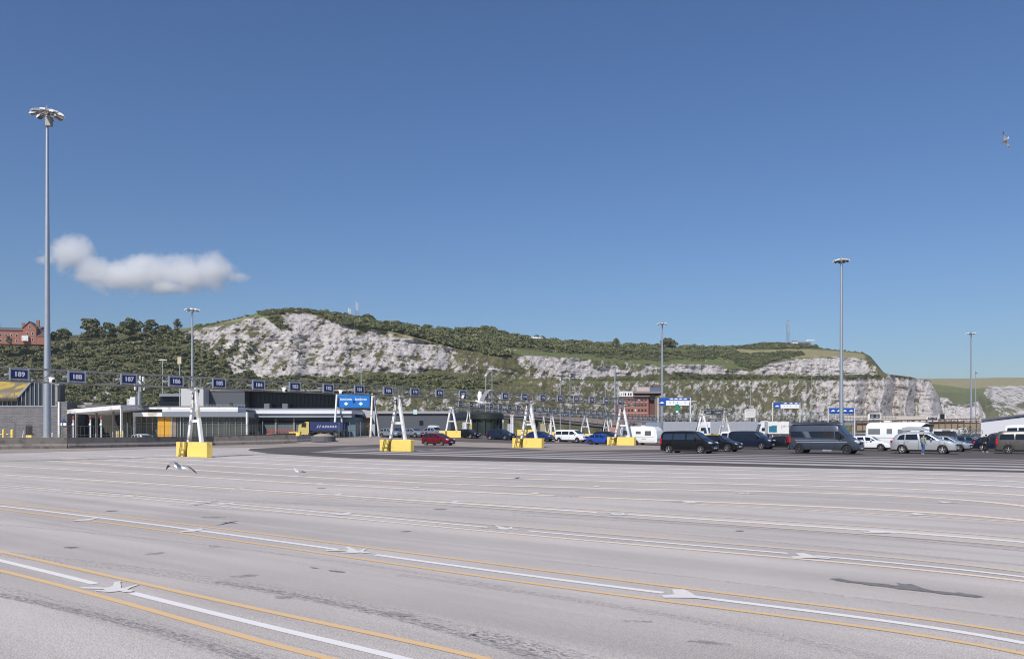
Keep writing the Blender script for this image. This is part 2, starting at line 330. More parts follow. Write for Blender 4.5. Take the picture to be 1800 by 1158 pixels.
# direction arrows painted between the lines
gull = [(725,430),(740,421),(980,428),(1020,410),(1035,375),(1110,369),(1087,382),(1095,412),(1092,430),(1120,432),(1160,420),(1230,400),(1255,403),(1190,425),(1150,445),(1215,455),(1190,465),(1120,468),(1085,460),(1000,468),(860,460),(870,450),(960,452),(930,440),(740,436)]
gull = [(x/5.143, 950+y/5.143) for x, y in gull]
heart = [(1490,388),(1590,388),(1680,438),(1800,452),(1800,470),(1650,456),(1425,454),(1408,434),(1510,428)]
heart = [(850+x/4.5, 950+y/4.5) for x, y in heart]
cross = [(90,928),(150,918),(210,910),(300,895),(360,893),(320,912),(260,925),(180,930),(100,936)]
cross = [(300+x/6, 780+y/6) for x, y in cross]
def glyph(shape, anchor, at, nm='painted_arrow', m=p_arrow):
    a = Vector(g2(*anchor)); t = Vector(g2(*at)); sheet(nm, [Vector(g2(*p))-a+t for p in shape], m, .0095, cuts=False)
for at in ((205, 1032), (620, 967), (883, 927.5), (1082, 903.3), (1305, 867), (1208, 882)): glyph(gull, (205, 1032), at)
for at in ((1195, 1045), (1413, 977.5), (1535, 934.5), (1612, 904), (1660, 883)): glyph(heart, (1195, 1045), at)
for at in ((337, 932), (398, 885), (603, 903), (110, 861), (228, 872), (150, 913), (795, 882), (1045, 855), (937, 867), (417, 859), (590, 869), (560, 849), (728, 857)): glyph(cross, (337, 932), at)
# tar patches, stains, tyre tracks and one painted gantry shadow
def stain(name, c, cover, sc_=7., st=(1, 1, 1)):
    m = bpy.data.materials.new(name); m.use_nodes = True; n = m.node_tree; L = n.links.new; b = n.nodes['Principled BSDF']; b.inputs['Roughness'].default_value = .85; b.inputs['Base Color'].default_value = (*c, 1)
    tc = n.nodes.new('ShaderNodeTexCoord'); mp = n.nodes.new('ShaderNodeMapping'); mp.inputs['Rotation'].default_value = (0, 0, -math.atan2(LD.y, LD.x)); L(tc.outputs['Object'], mp.inputs[0]); mq = n.nodes.new('ShaderNodeMapping'); mq.inputs['Scale'].default_value = st; L(mp.outputs[0], mq.inputs[0])
    z = n.nodes.new('ShaderNodeTexNoise'); z.inputs['Scale'].default_value = sc_; z.inputs['Detail'].default_value = 8; z.inputs['Roughness'].default_value = .75; L(mq.outputs[0], z.inputs[0])
    r = n.nodes.new('ShaderNodeValToRGB'); r.color_ramp.elements[0].position = 1-cover-.10; r.color_ramp.elements[1].position = 1-cover+.10; L(z.outputs[0], r.inputs[0]); L(r.outputs[0], b.inputs['Alpha']); return m
tarp = stain('tar_patch', (.20, .19, .19), .60); oil = stain('oil_stain', (.34, .32, .31), .48, 5.)
trk = stain('track_and_shadow', (.37, .35, .345), .45, 30., (.25, 1, 1)); trk_shade = stain('scuff_and_shadow', (.47, .44, .43), .42, 26., (.5, 1, 1)); joint = stain('slab_joint', (.24, .22, .20), .60, 4.)
for (p, wd, m_) in [([(900, 901), (1130, 911), (1300, 924), (1550, 944), (1860, 969)], .10, trk), ([(900, 906.5), (1130, 913.5), (1300, 927), (1550, 947.5), (1860, 974)], .10, trk), ([(600, 892), (900, 917), (1200, 937), (1480, 962), (1860, 1000)], .14, trk_shade), ([(300, 887), (640, 913), (960, 941), (1110, 952)], .25, trk_shade),
    ([(-60, 1025), (60, 1052), (200, 1085), (330, 1122), (430, 1150), (520, 1180)], .34, trk_shade), ([(-60, 1035), (40, 1052), (150, 1076), (260, 1105), (380, 1140), (500, 1178)], .16, trk), ([(0, 985-12), (350, 1015), (560, 1052), (760, 1096), (900, 1135), (1000, 1165)], .40, trk_shade), ([(380, 1022), (600, 1062), (760, 1100), (900, 1142), (990, 1172)], .16, trk), ([(830, 1112), (960, 1140), (1060, 1170)], .30, trk_shade),
    ([(700, 1010), (1000, 1052), (1300, 1105), (1560, 1158), (1640, 1178)], .2, trk_shade), ([(950, 985), (1250, 1018), (1500, 1050), (1860, 1095)], .10, trk_shade), ([(0, 812), (220, 809), (470, 799)], .10, trk_shade), ([(0, 922), (280, 946), (560, 985), (900, 1032)], .12, trk_shade), ([(150, 862), (500, 884), (900, 908-18)], .5, trk_shade)]:  # the streak along the front gantry's foot is its truss shadow painted in colour
    mb = MB(); ribbon_pts = p
    xs = np.array([q[0] for q in p], float); ys = np.array([q[1] for q in p], float); inv = np.polyfit(xs, 1/(ys-HY), 2); t_ = np.linspace(xs[0], xs[-1], 24); ribbon(mb, [g2(x, HY+1/np.polyval(inv, x)) for x in t_], wd, .0035); tag(mb.build('track_and_shadow', m_), kind='structure')
def blob(px, py, wx, wy, ang=0, m=tarp, seed=0, n=34, jag=.5):
    pts = []
    for i in range(n):
        t = 2*math.pi*i/n; r = 1+jag*(vnoise(i*.9, seed*3.1)-.5)*2*(.55+.45*hh(i*7+seed*131))
        x, y = wx*math.cos(t)*r, wy*math.sin(t)*r; pts.append(g2(px+x*math.cos(ang)-y*math.sin(ang), py+x*math.sin(ang)+y*math.cos(ang)))
    sheet('tar_patch', pts, m, .0075, cuts=False)
spill = [(1458,1017),(1475,1016.5),(1500,1021.5),(1512,1022),(1518,1023),(1540,1025),(1560,1026.5),(1572,1029),(1583,1029),(1575,1024),(1585,1026),(1592,1027),(1600,1026),(1612,1030),(1622,1034),(1640,1038),(1662,1040),(1678,1042),(1686,1041),(1700,1044),(1716,1045.5),(1731,1049.5),(1718,1050),(1700,1048.5),(1680,1046),(1660,1044.5),(1640,1041.5),(1620,1039.5),(1600,1037),(1580,1035.5),(1565,1032.5),(1550,1030.5),(1530,1029),(1512,1025.5),(1490,1023.5),(1470,1020.5)]
sheet('tar_patch', [g2(*p) for p in spill], tarp, .0075, cuts=False)
for i, (x, y, a, b, g_, m_) in enumerate([(126,962,13,1.7,-.03,tarp), (373,909,24,2.2,0,oil), (590,1004,17,1.5,.1,tarp), (552,998,10,.8,.1,tarp), (565,858,8,.8,0,tarp), (773,895,12,1.1,0,tarp), (714,934,10,1,-.05,tarp), (360,885,24,.7,-.16,tarp), (195,898,12,.9,-.05,tarp), (1000,872,40,1.1,.03,oil), (375,961,11,4,0,oil), (500,1050,18,4,0,oil), (1300,933,8,1.2,0,tarp), (272,973,22,2,-.12,oil),(430,1012,26,3,-.05,oil),(1120,1092,30,3,.05,oil),(1250,1130,40,5,.1,oil),(700,1080,30,5,.1,oil)]):
    blob(x, y, a*.9, b*.65, g_, m=m_, seed=i+1)

# ------------------------------------------------------------------ hills and chalk cliffs
def poly_mask(polys, x0, x1, y0, y1, base=0., blur=3):
    """coverage map over bearing and elevation, filled polygon by polygon"""
    W, H = x1-x0, y1-y0; X, Y = np.meshgrid(np.arange(x0, x1)+.5, np.arange(y0, y1)+.5)
    A = np.full((H, W), base, float)
    for pts, v in polys:
        ins = np.zeros((H, W), bool); n = len(pts)
        for i in range(n):
            (ax, ay), (bx, by) = pts[i], pts[(i+1) % n]
            if ay == by: continue
            c = ((ay > Y) != (by > Y)) & (X < (bx-ax)*(Y-ay)/(by-ay)+ax); ins ^= c
        A[ins] = v
    for _ in range(2):
        k = blur*2+1; P_ = np.pad(A, blur, mode='edge'); C = np.cumsum(P_, 0); C = np.vstack([np.zeros((1, C.shape[1])), C]); B = (C[k:]-C[:-k])/k
        C = np.cumsum(B, 1); C = np.hstack([np.zeros((C.shape[0], 1)), C]); A = (C[:, k:]-C[:, :-k])/k
    def samp(px, py):
        i = np.clip((py-y0), 0, H-1.001); j = np.clip((px-x0), 0, W-1.001); i0, j0 = i.astype(int), j.astype(int); fi, fj = i-i0, j-j0
        return (A[i0, j0]*(1-fi)*(1-fj)+A[i0+1, j0]*fi*(1-fj)+A[i0, j0+1]*(1-fi)*fj+A[i0+1, j0+1]*fi*fj)
    return samp
chalk_polys = [
 ([(313,589),(345,579),(420,569),(432,560),(441,560),(470,560),(478,570),(489,573),(497,560),(488,550),(505,548.5),(530,548),(556,552),(560,560),(575,559),(606,572),(640,578),(678,582),(700,590),(760,603),(786,610),(806,620),(830,650),(817,655),(760,650),(734,660),(690,655),(640,655),(619,660),(589,664),(530,667),(461,665),(440,655),(418,664),(402,654),(399,633),(356,618),(354,605)], .76),
 ([(340,600),(430,596),(450,610),(440,640),(400,632),(356,618)], .55),
 ([(470,625),(520,628),(524,640),(500,652),(470,640)], .6),
 ([(470,560),(505,572),(512,580),(490,577),(478,571)], .1),
 ([(806,620),(850,632),(900,660),(898,669),(870,664),(830,655)], .45),
 ([(786,616),(850,636),(900,650),(940,660),(960,667),(929,666),(898,669),(842,660),(817,652)], .42),
 ([(914,626),(960,640),(985,667),(940,663),(905,640)], .66),
 ([(919,625),(1006,630),(1072,635),(1128,639),(1128,648),(1180,660),(1174,667),(985,667),(950,645)], .86),
 ([(1040,632),(1128,643),(1140,652),(1100,650),(1030,642)], .35),
 ([(1128,640),(1159,643),(1162,650),(1134,649)], .95),
 ([(1160,644),(1180,640.5),(1228,640.5),(1260,643),(1285,651),(1305,650),(1326,652),(1340,655),(1298,659),(1269,665),(1243,666),(1200,660),(1174,656)], .92),
 ([(1326,650),(1355,639),(1412,631),(1454,628),(1518,630),(1535,644),(1537,660),(1423,662),(1359,663),(1330,658)], .93),
 ([(1518,630),(1535,640),(1550,655),(1537,660)], .45),
 ([(600,694),(680,700),(830,700),(920,672),(1000,668.5),(1000,728),(560,735),(560,710)], .36),
 ([(840,672),(1000,684),(1000,694),(840,688)], .12),
 ([(990,669),(1190,669),(1190,730),(990,730)], .40),
 ([(1190,669),(1300,668),(1420,668),(1440,740),(1190,740)], .47),
 ([(1200,682),(1260,685),(1330,690),(1400,700),(1420,722),(1340,712),(1200,706)], .24),
 ([(1420,667),(1500,665),(1500,740),(1430,740)], .70),
 ([(1480,664),(1560,660),(1612,667),(1616,742),(1480,742)], .88),
 ([(1600,667),(1625,668),(1632,740),(1600,742)], .80),
 ([(1611,667),(1637,668),(1650,695),(1662,742),(1618,742),(1620,700)], 1.05),
 ([(102,682),(190,684),(230,700),(300,708),(300,720),(150,720),(100,716)], .58),
 ([(195,690),(255,688),(270,700),(225,703)], .25),
 ([(272,584),(300,583),(302,592),(280,592)], .45),
 ([(1180,657),(1555,661),(1555,666),(1180,667.5),(980,668.5),(980,667)], .0)]
field_polys = [   # 0 scrub olive, .5 green grass, 1 tan dry grass
 ([(888,612),(1000,622),(1100,632),(1240,640),(1240,648),(1128,644),(1000,629),(915,624)], .5),
 ([(1180,622),(1330,626),(1340,648),(1285,650),(1180,638)], .5),
 ([(1270,611),(1330,615),(1400,612),(1480,617),(1520,622),(1525,632),(1450,628),(1380,632),(1300,622)], 1.),
 ([(300,590),(340,578),(420,568),(440,560),(470,556),(440,552),(330,572)], .75),
 ([(430,556),(500,540),(560,544),(570,552),(530,549),(490,549),(470,560)], .6),
 ([(620,575),(700,582),(760,598),(760,606),(680,588),(620,580)], .85),
 ([(740,676),(850,672),(850,690),(740,690)], .45),
 ([(900,670),(1640,666),(1640,672),(900,676)], .35)]
xs_ = np.arange(-330, 1690, 1.5)
def interp(tab): t = sorted(tab); return np.interp(xs_, [a for a, _ in t], [b for _, b in t])
d0 = interp([(-300,330),(0,340),(150,360),(300,380),(450,400),(700,430),(850,460),(950,480),(1100,530),(1300,600),(1450,650),(1560,690),(1640,720),(1690,790)])
y1 = interp([(-300,706),(0,704),(100,692),(150,690),(300,690),(400,672),(450,668),(550,668),(700,665),(850,668),(1000,668.5),(1150,668.5),(1300,667.5),(1450,664),(1540,660),(1560,658.5),(1600,663),(1611,666),(1635,668),(1638,677),(1649,693),(1655,715),(1660,735),(1666,760),(1690,762)])
y2 = interp([(-330,640),(0,640),(150,622),(300,590),(345,579),(420,569),(441,560),(490,550),(530,548),(556,552),(606,570),(678,581),(760,602),(806,617),(850,622),(920,625),(1006,630),(1100,637),(1180,641),(1260,643),(1300,649),(1326,651),(1355,639),(1412,631),(1454,628),(1518,629.5),(1538,643),(1553,656),(1560,658),(1600,662.5),(1611,665.5),(1635,667.5),(1638,676.5),(1649,692.5),(1655,714.5),(1660,734.5),(1666,759.5),(1690,761.5)])
y3 = interp([(-330,602),(-30,599),(77,597),(100,590),(150,588),(230,583),(300,581),(340,574),(380,568),(415,561),(450,551),(500,545.5),(540,546),(580,553),(620,560),(680,569),(740,579),(790,582),(830,578),(860,577),(890,588),(950,597),(1000,602),(1100,607),(1200,609),(1280,612),(1330,605),(1370,604),(1420,608),(1450,613),(1500,618),(1520,620.5),(1530,626),(1540,638),(1553,654),(1560,657.5),(1600,662),(1611,665),(1635,667),(1638,676),(1649,692),(1655,714),(1660,734),(1666,759),(1690,761)])
zf = lambda y, d: (HY-y)/F*d+EYE
d1 = d0+interp([(-300,75),(100,65),(300,62),(500,45),(900,55),(1300,60),(1450,45),(1560,25),(1700,20)])
z1 = zf(y1, d1); ben = interp([(-300,4),(1000,8),(1300,22),(1560,22),(1700,4)])
d2 = d1+ben+np.maximum(3, (zf(y2, d1+ben+20)-z1))*interp([(-300,1.5),(200,1.3),(320,.95),(700,.85),(900,1.0),(1700,.7)])
d3 = d2+interp([(-300,60),(200,80),(340,40),(450,14),(540,12),(700,60),(800,120),(1000,170),(1300,200),(1500,110),(1560,60),(1700,40)])
NR = [(0, 70), (1, 6), (2, 120), (3, 60)]
rows_d, rows_y = [], []
def seg(da, ya, db, yb, n, bulge=0.):
    za, zb = zf(ya, da), zf(yb, db)
    for i in range(n):
        t = i/n; d = da+(db-da)*t; z = za+(zb-za)*(t+bulge*math.sin(math.pi*t)); rows_d.append(d); rows_y.append(HY-(z-EYE)*F/d)
seg(d0, HY+(EYE+3)*F/d0, d1, y1, 72, .03)
db_ = d1+ben; yb_ = HY-(z1+.6-EYE)*F/db_
seg(d1, y1, db_, yb_, 6)
seg(db_, yb_, d2, y2, 120, .02)
seg(d2, y2, d3, y3, 62, .04)
rows_d.append(d3); rows_y.append(y3)
for q in (20, 80, 260): rows_d.append(d3+q); rows_y.append(HY-(zf(y3, d3)-q*.03-EYE)*F/(d3+q))
D_ = np.array(rows_d); Y_ = np.array(rows_y); X_ = np.broadcast_to(xs_, D_.shape)
WX = (X_-HX)/F*D_; WZ = EYE+(HY-Y_)/F*D_
cm = poly_mask(chalk_polys, -340, 1700, 520, 780, 0., 2); fm = poly_mask(field_polys, -340, 1700, 520, 780, 0., 2)
CH = cm(X_, Y_); FM = fm(X_, Y_)
S_ = np.concatenate([[0], np.cumsum(np.hypot(np.diff((xs_-HX)/F*d1), np.diff(d1)))]); S_ = np.broadcast_to(S_, D_.shape)
# rock relief pushed in and out of the face: gullies, ledges and lumps
gul = fbm(S_/34., WZ/90., 3, 4, True); led = fbm(S_/60., WZ/7., 9, 3, True); lum = fbm(S_/9., WZ/9., 21, 4); big = fbm(S_/90, WZ/60., 33, 3)
rough_rgn = np.clip(CH*1.15, 0, 1); fade = np.ones_like(D_); fade[:3] = 0
fine_ = fbm(S_/3.4, WZ/3.0, 51, 3); disp = (gul-.5)*(3+9*rough_rgn)+(led-.5)*7*rough_rgn+(lum-.5)*(4+6*rough_rgn)+(big-.5)*14*(.3+.7*rough_rgn)+(fine_-.5)*3.2*rough_rgn
east = sstep((X_-1470)/60.)*sstep((1625-X_)/20.)*(Y_ > 660)
disp += east*(abs(((S_+8*vnoise(WZ/20., 4))/31.) % 1-.5)*2-.5)*26                        # buttresses of the eastern head
tt = fade*sstep((X_+330)/40.)
DD = D_+disp*tt
WXn = (X_-HX)/F*DD; WZn = EYE+(HY-Y_)/F*DD
nr, nc = D_.shape
def grid_mesh(name, X, Y, Z, attrs, m):
    nr, nc = X.shape; me = bpy.data.meshes.new(name)
    me.vertices.add(nr*nc); me.vertices.foreach_set('co', np.stack([X, Y, Z], -1).astype(np.float32).ravel())
    i = (np.arange(nr-1)[:, None]*nc+np.arange(nc-1)[None]).ravel(); q = np.stack([i, i+1, i+nc+1, i+nc], -1)
    me.loops.add(q.size); me.loops.foreach_set('vertex_index', q.ravel().astype(np.int32)); me.polygons.add(len(q))
    me.polygons.foreach_set('loop_start', np.arange(0, q.size, 4, dtype=np.int32)); me.polygons.foreach_set('loop_total', np.full(len(q), 4, np.int32)); me.update()
    for k, a in attrs.items(): at = me.attributes.new(k, 'FLOAT_VECTOR' if a.ndim == 3 else 'FLOAT', 'POINT'); at.data.foreach_set('vector' if a.ndim == 3 else 'value', a.astype(np.float32).ravel())
    me.materials.append(m); me.shade_smooth(); o = bpy.data.objects.new(name, me); col.objects.link(o); o['kind'] = 'structure'; return o
def hill_mat(name, chalk1, chalk2):
    m = bpy.data.materials.new(name); m.use_nodes = True; n = m.node_tree; L = n.links.new; b = n.nodes['Principled BSDF']; b.inputs['Roughness'].default_value = .95; b.inputs['Specular IOR Level'].default_value = .1
    def attr(a): x = n.nodes.new('ShaderNodeAttribute'); x.attribute_name = a; return x
    co, ch, fl = attr('face_co'), attr('chalk'), attr('field')
    def noise(sc_, det, st=(1,1,1), rot=0, rough=.6, dist=0):
        q = n.nodes.new('ShaderNodeMapping'); q.inputs['Rotation'].default_value = (0, 0, rot); L(co.outputs['Vector'], q.inputs[0])
        q2 = n.nodes.new('ShaderNodeMapping'); q2.inputs['Scale'].default_value = st; L(q.outputs[0], q2.inputs[0])
        z = n.nodes.new('ShaderNodeTexNoise'); z.inputs['Scale'].default_value = sc_; z.inputs['Detail'].default_value = det; z.inputs['Roughness'].default_value = rough; z.inputs['Distortion'].default_value = dist; L(q2.outputs[0], z.inputs[0]); return z.outputs[0]
    def mth(op, a, c_):
        x = n.nodes.new('ShaderNodeMath'); x.operation = op
        for i, v in enumerate((a, c_)):
            if isinstance(v, (int, float)): x.inputs[i].default_value = v
            else: L(v, x.inputs[i])
        return x.outputs[0]
    def ramp(s, *st):
        r = n.nodes.new('ShaderNodeValToRGB'); e = r.color_ramp.elements
        while len(e) < len(st): e.new(.5)
        for i, (p, c) in enumerate(st): e[i].position = p; e[i].color = (*c, 1) if isinstance(c, tuple) else (c, c, c, 1)
        L(s, r.inputs[0]); return r.outputs[0]
    def mix(f, a, c_):
        x = n.nodes.new('ShaderNodeMixRGB'); L(f, x.inputs[0]); L(a, x.inputs[1]); L(c_, x.inputs[2]); return x.outputs[0]
    diag = noise(.24, 7, (1, .32, 1), R(38), .68, .5)      # vegetation runs down the face in slanting streaks
    lump = noise(.17, 8, (1, 1.7, 1), 0, .72, .3)
    nz = mth('ADD', mth('MULTIPLY', diag, .55), mth('MULTIPLY', lump, .45))
    thr = mth('SUBTRACT', 1.06, ch.outputs['Fac'])
    t2 = mth('ADD', mth('MULTIPLY', mth('SUBTRACT', thr, .5), .19), .5)
    cfac = ramp(mth('ADD', mth('SUBTRACT', nz, t2), .5), (.475, 0.), (.535, 1.))
    veg = ramp(noise(.35, 6, (1, 1.5, 1), 0, .7), (.3, (.055, .058, .028)), (.5, (.115, .108, .058)), (.7, (.19, .165, .10)))
    vegB = ramp(noise(.09, 4), (.35, (.75, .8, .7)), (.65, (1.1, 1.1, 1.05)))
    mm = n.nodes.new('ShaderNodeMixRGB'); mm.blend_type = 'MULTIPLY'; mm.inputs[0].default_value = 1; L(veg, mm.inputs[1]); L(vegB, mm.inputs[2]); veg = mm.outputs[0]
    grass = ramp(noise(.5, 6), (.3, (.10, .118, .045)), (.7, (.165, .185, .075)))
    tan = ramp(noise(.3, 6, (.3, 1.5, 1)), (.3, (.23, .20, .105)), (.7, (.32, .275, .155)))
    f1 = ramp(fl.outputs['Fac'], (.15, 0.), (.35, 1.)); f2 = ramp(fl.outputs['Fac'], (.6, 0.), (.8, 1.))
    green = mix(f2, mix(f1, veg, grass), tan)
    chk = ramp(noise(.25, 8, (1, 2.2, 1), 0, .75), (.3, chalk1), (.62, chalk2))
    crack = ramp(noise(.6, 7, (1, .55, 1), R(28), .85, 1.), (.38, (.50, .46, .44)), (.49, (1., 1., 1.)))
    mc = n.nodes.new('ShaderNodeMixRGB'); mc.blend_type = 'MULTIPLY'; mc.inputs[0].default_value = .85; L(chk, mc.inputs[1]); L(crack, mc.inputs[2])
    L(mix(cfac, green, mc.outputs[0]), b.inputs['Base Color'])
    bp = n.nodes.new('ShaderNodeBump'); bp.inputs['Strength'].default_value = .8; bp.inputs['Distance'].default_value = 1.6; L(noise(.5, 7, (1, 1.3, 1), R(20), .7), bp.inputs['Height']); L(bp.outputs[0], b.inputs['Normal'])
    return m
hm = hill_mat('chalk_and_grass', (.29, .268, .262), (.59, .552, .54))
grid_mesh('hills', WXn, DD, WZn, {'face_co': np.stack([S_, WZn, DD*.3], -1), 'chalk': CH, 'field': FM}, hm)
# farther headland beyond the eastern cliff
chalk2 = [([(1652,699),(1666,700),(1677,710),(1698,713),(1700,740),(1655,740)], .95), ([(1700,713),(1719,705),(1726,715),(1738,745),(1695,745)], 1.),
 ([(1728,690),(1740,679),(1800,678),(2100,676),(2100,700),(1800,706),(1780,720),(1760,705),(1735,700)], .78), ([(1740,700),(1800,716),(1830,740),(1760,740),(1745,715)], .58), ([(1800,700),(2100,695),(2100,745),(1820,745)], .6)]
field2 = [([(1440,650),(2100,650),(2100,681),(1800,681),(1700,683),(1645,676),(1440,676)], 1.), ([(1440,676),(1645,676),(1700,683),(1740,683),(1728,715),(1640,715),(1440,715)], .28)]
xs_ = np.arange(1400, 2150, 1.6); k_ = np.ones_like(xs_)
yA = interp([(1400,722),(1640,722),(1650,700),(1666,701),(1677,710),(1698,713),(1719,705),(1733,728),(1745,722),(1800,722),(2150,722)])
yF = interp([(1400,690),(1735,690),(1745,679),(1800,678),(2150,676)]); yG = interp([(1400,676),(1645,676),(1700,682),(1800,681),(2150,679)])
yC = interp([(1400,664),(1600,665.5),(1700,665),(1760,663.5),(1800,663.5),(2150,660)])
rows_d, rows_y = [], []
dA, dB, dC, dD_ = 1150*k_, 1180*k_, 1380*k_, 1900*k_
seg(dA-30, HY+8*k_, dB, yA, 30); seg(dB, yA, dC, yF, 60, .03); seg(dC, yF, dC+30, yG, 8); seg(dC+30, yG, dD_, yC, 30, .02); rows_d.append(dD_); rows_y.append(yC); rows_d.append(dD_+600); rows_y.append(HY-(zf(yC, dD_)-20-EYE)*F/(dD_+600))
D2 = np.array(rows_d); Y2 = np.array(rows_y); X2 = np.broadcast_to(xs_, D2.shape)
W2x = (X2-HX)/F*D2; W2z = EYE+(HY-Y2)/F*D2
c2 = poly_mask(chalk2, 1390, 2160, 640, 780, 0., 1)(X2, Y2); f2 = poly_mask(field2, 1390, 2160, 640, 780, .2, 1)(X2, Y2)
dsp = (fbm(W2x/40, W2z/30, 2, 4, True)-.5)*(8+34*c2)+(fbm(W2x/14, W2z/10, 8, 3)-.5)*(4+14*c2)
Dn = D2+dsp*(D2 < 1405); S2 = W2x*.45
grid_mesh('far_headland', (X2-HX)/F*Dn, Dn, EYE+(HY-Y2)/F*Dn, {'face_co': np.stack([S2*1.8, W2z*.8, Dn*.15], -1), 'chalk': c2, 'field': f2}, hm)

# ------------------------------------------------------------------ foliage
def leaf_mat(name, c1, c2, c3):
    m = bpy.data.materials.new(name); m.use_nodes = True; n = m.node_tree; L = n.links.new; b = n.nodes['Principled BSDF']; b.inputs['Roughness'].default_value = .75; b.inputs['Specular IOR Level'].default_value = .2
    a = n.nodes.new('ShaderNodeAttribute'); a.attribute_name = 'tint'; r = n.nodes.new('ShaderNodeValToRGB'); e = r.color_ramp.elements
    e[0].color = (*c1, 1); e[1].color = (*c3, 1); x = e.new(.5); x.color = (*c2, 1); L(a.outputs['Fac'], r.inputs[0]); L(r.outputs[0], b.inputs['Base Color']); return m
leafm = leaf_mat('foliage', (.075, .09, .04), (.15, .16, .075), (.25, .24, .13))
def clump(n, seed, flat=1.):
    """one bush: leaf-sized quads spread through a lumpy volume, centred on its foot"""
    g = np.random.default_rng(seed); k = 5; cen = np.stack([g.uniform(-.55, .55, k), g.uniform(-.55, .55, k), g.uniform(.25, .75, k)], -1); rad = g.uniform(.35, .6, k)
    w_ = g.integers(0, k, n); d = g.normal(size=(n, 3)); d /= np.linalg.norm(d, axis=1)[:, None]; d[:, 2] = np.abs(d[:, 2])*.9-.15
    p = cen[w_]+d*(rad[w_]*g.uniform(.72, 1.05, n))[:, None]; p[:, 2] *= flat
    nrm = d+g.normal(size=(n, 3))*.45; nrm /= np.linalg.norm(nrm, axis=1)[:, None]
    a = np.cross(nrm, g.normal(size=(n, 3))); a /= np.linalg.norm(a, axis=1)[:, None]; b = np.cross(nrm, a); s = g.uniform(.09, .19, n)[:, None]
    return np.stack([p-a*s-b*s*.7, p+a*s-b*s*.5, p+a*s*.6+b*s, p-a*s*.8+b*s*.8], 1), g.uniform(0, 1, n)
def quads_obj(name, Q, T, m, kind=None, parent=None):
    me = bpy.data.meshes.new(name); n = len(Q); me.vertices.add(n*4); me.vertices.foreach_set('co', Q.astype(np.float32).ravel())
    me.loops.add(n*4); me.loops.foreach_set('vertex_index', np.arange(n*4, dtype=np.int32)); me.polygons.add(n)
    me.polygons.foreach_set('loop_start', np.arange(0, n*4, 4, dtype=np.int32)); me.polygons.foreach_set('loop_total', np.full(n, 4, np.int32)); me.update()
    at = me.attributes.new('tint', 'FLOAT', 'FACE'); at.data.foreach_set('value', T.astype(np.float32)); me.materials.append(m)
    o = bpy.data.objects.new(name, me); col.objects.link(o); o.parent = parent
    if kind: o['kind'] = kind
    return o
TPL = [clump(130, s, .9) for s in range(8)]
def scatter(name, polys, seed, label):
    """polys: (outline in bearing/elevation, count, radius_min, radius_max, tint) ; bushes stand on the hill surface"""
    g = np.random.default_rng(seed); Q, T = [], []
    for pts, cnt, r0, r1, tint in polys:
        f = poly_mask([(pts, 1.)], -340, 1700, 520, 780, 0., 0); m_ = f(X_, Y_) > .5
        idx = np.flatnonzero(m_[:-4]); area = (D_.ravel()[idx]); 
        if not len(idx): continue
        # equal chance per patch of ground seen from afar: weight by row spacing
        dy = np.abs(np.gradient(Y_, axis=0)).ravel()[idx]; p = dy/dy.sum()
        for i in g.choice(idx, int(cnt*1.45), p=p):
            r = r0*.7+(r1-r0)*.85*g.uniform(0, 1)**1.6; q, t = TPL[g.integers(8)]; a = g.uniform(0, 6.28); ca, sa = math.cos(a), math.sin(a)
            M = np.array([[ca, -sa, 0], [sa, ca, 0], [0, 0, g.uniform(.75, 1.15)]])*r
            Q.append(q @ M.T+np.array([WXn.ravel()[i], DD.ravel()[i], WZn.ravel()[i]-.15*r])); T.append(np.clip(t*.42+tint+g.normal()*.19, 0, 1))
    o = quads_obj(name, np.concatenate(Q), np.concatenate(T), leafm, 'stuff'); o['label'] = label; o['category'] = 'scrub'
scatter('hillside_scrub', [
 ([(-320,604),(0,600),(150,592),(250,588),(320,588),(350,605),(350,622),(395,635),(400,655),(415,668),(400,712),(-320,712)], 1500, 2.2, 4.6, .12),
 ([(395,662),(620,664),(690,660),(760,660),(850,668),(900,672),(860,684),(700,684),(580,690),(400,712)], 420, 1.6, 3.6, .2),
 ([(330,600),(440,600),(460,625),(430,650),(400,640),(356,620)], 90, 1., 2.4, .15),
 ([(200,690),(300,690),(420,690),(440,720),(200,720)], 130, 1.6, 3.2, .25),
 ([(440,580),(760,606),(740,650),(460,650)], 80, .6, 1.7, .12),
 ([(560,690),(900,690),(1000,690),(980,725),(560,730)], 90, .8, 2.0, .2)], 3, 'dense dark green scrub covering the slope below and beside the chalk face')
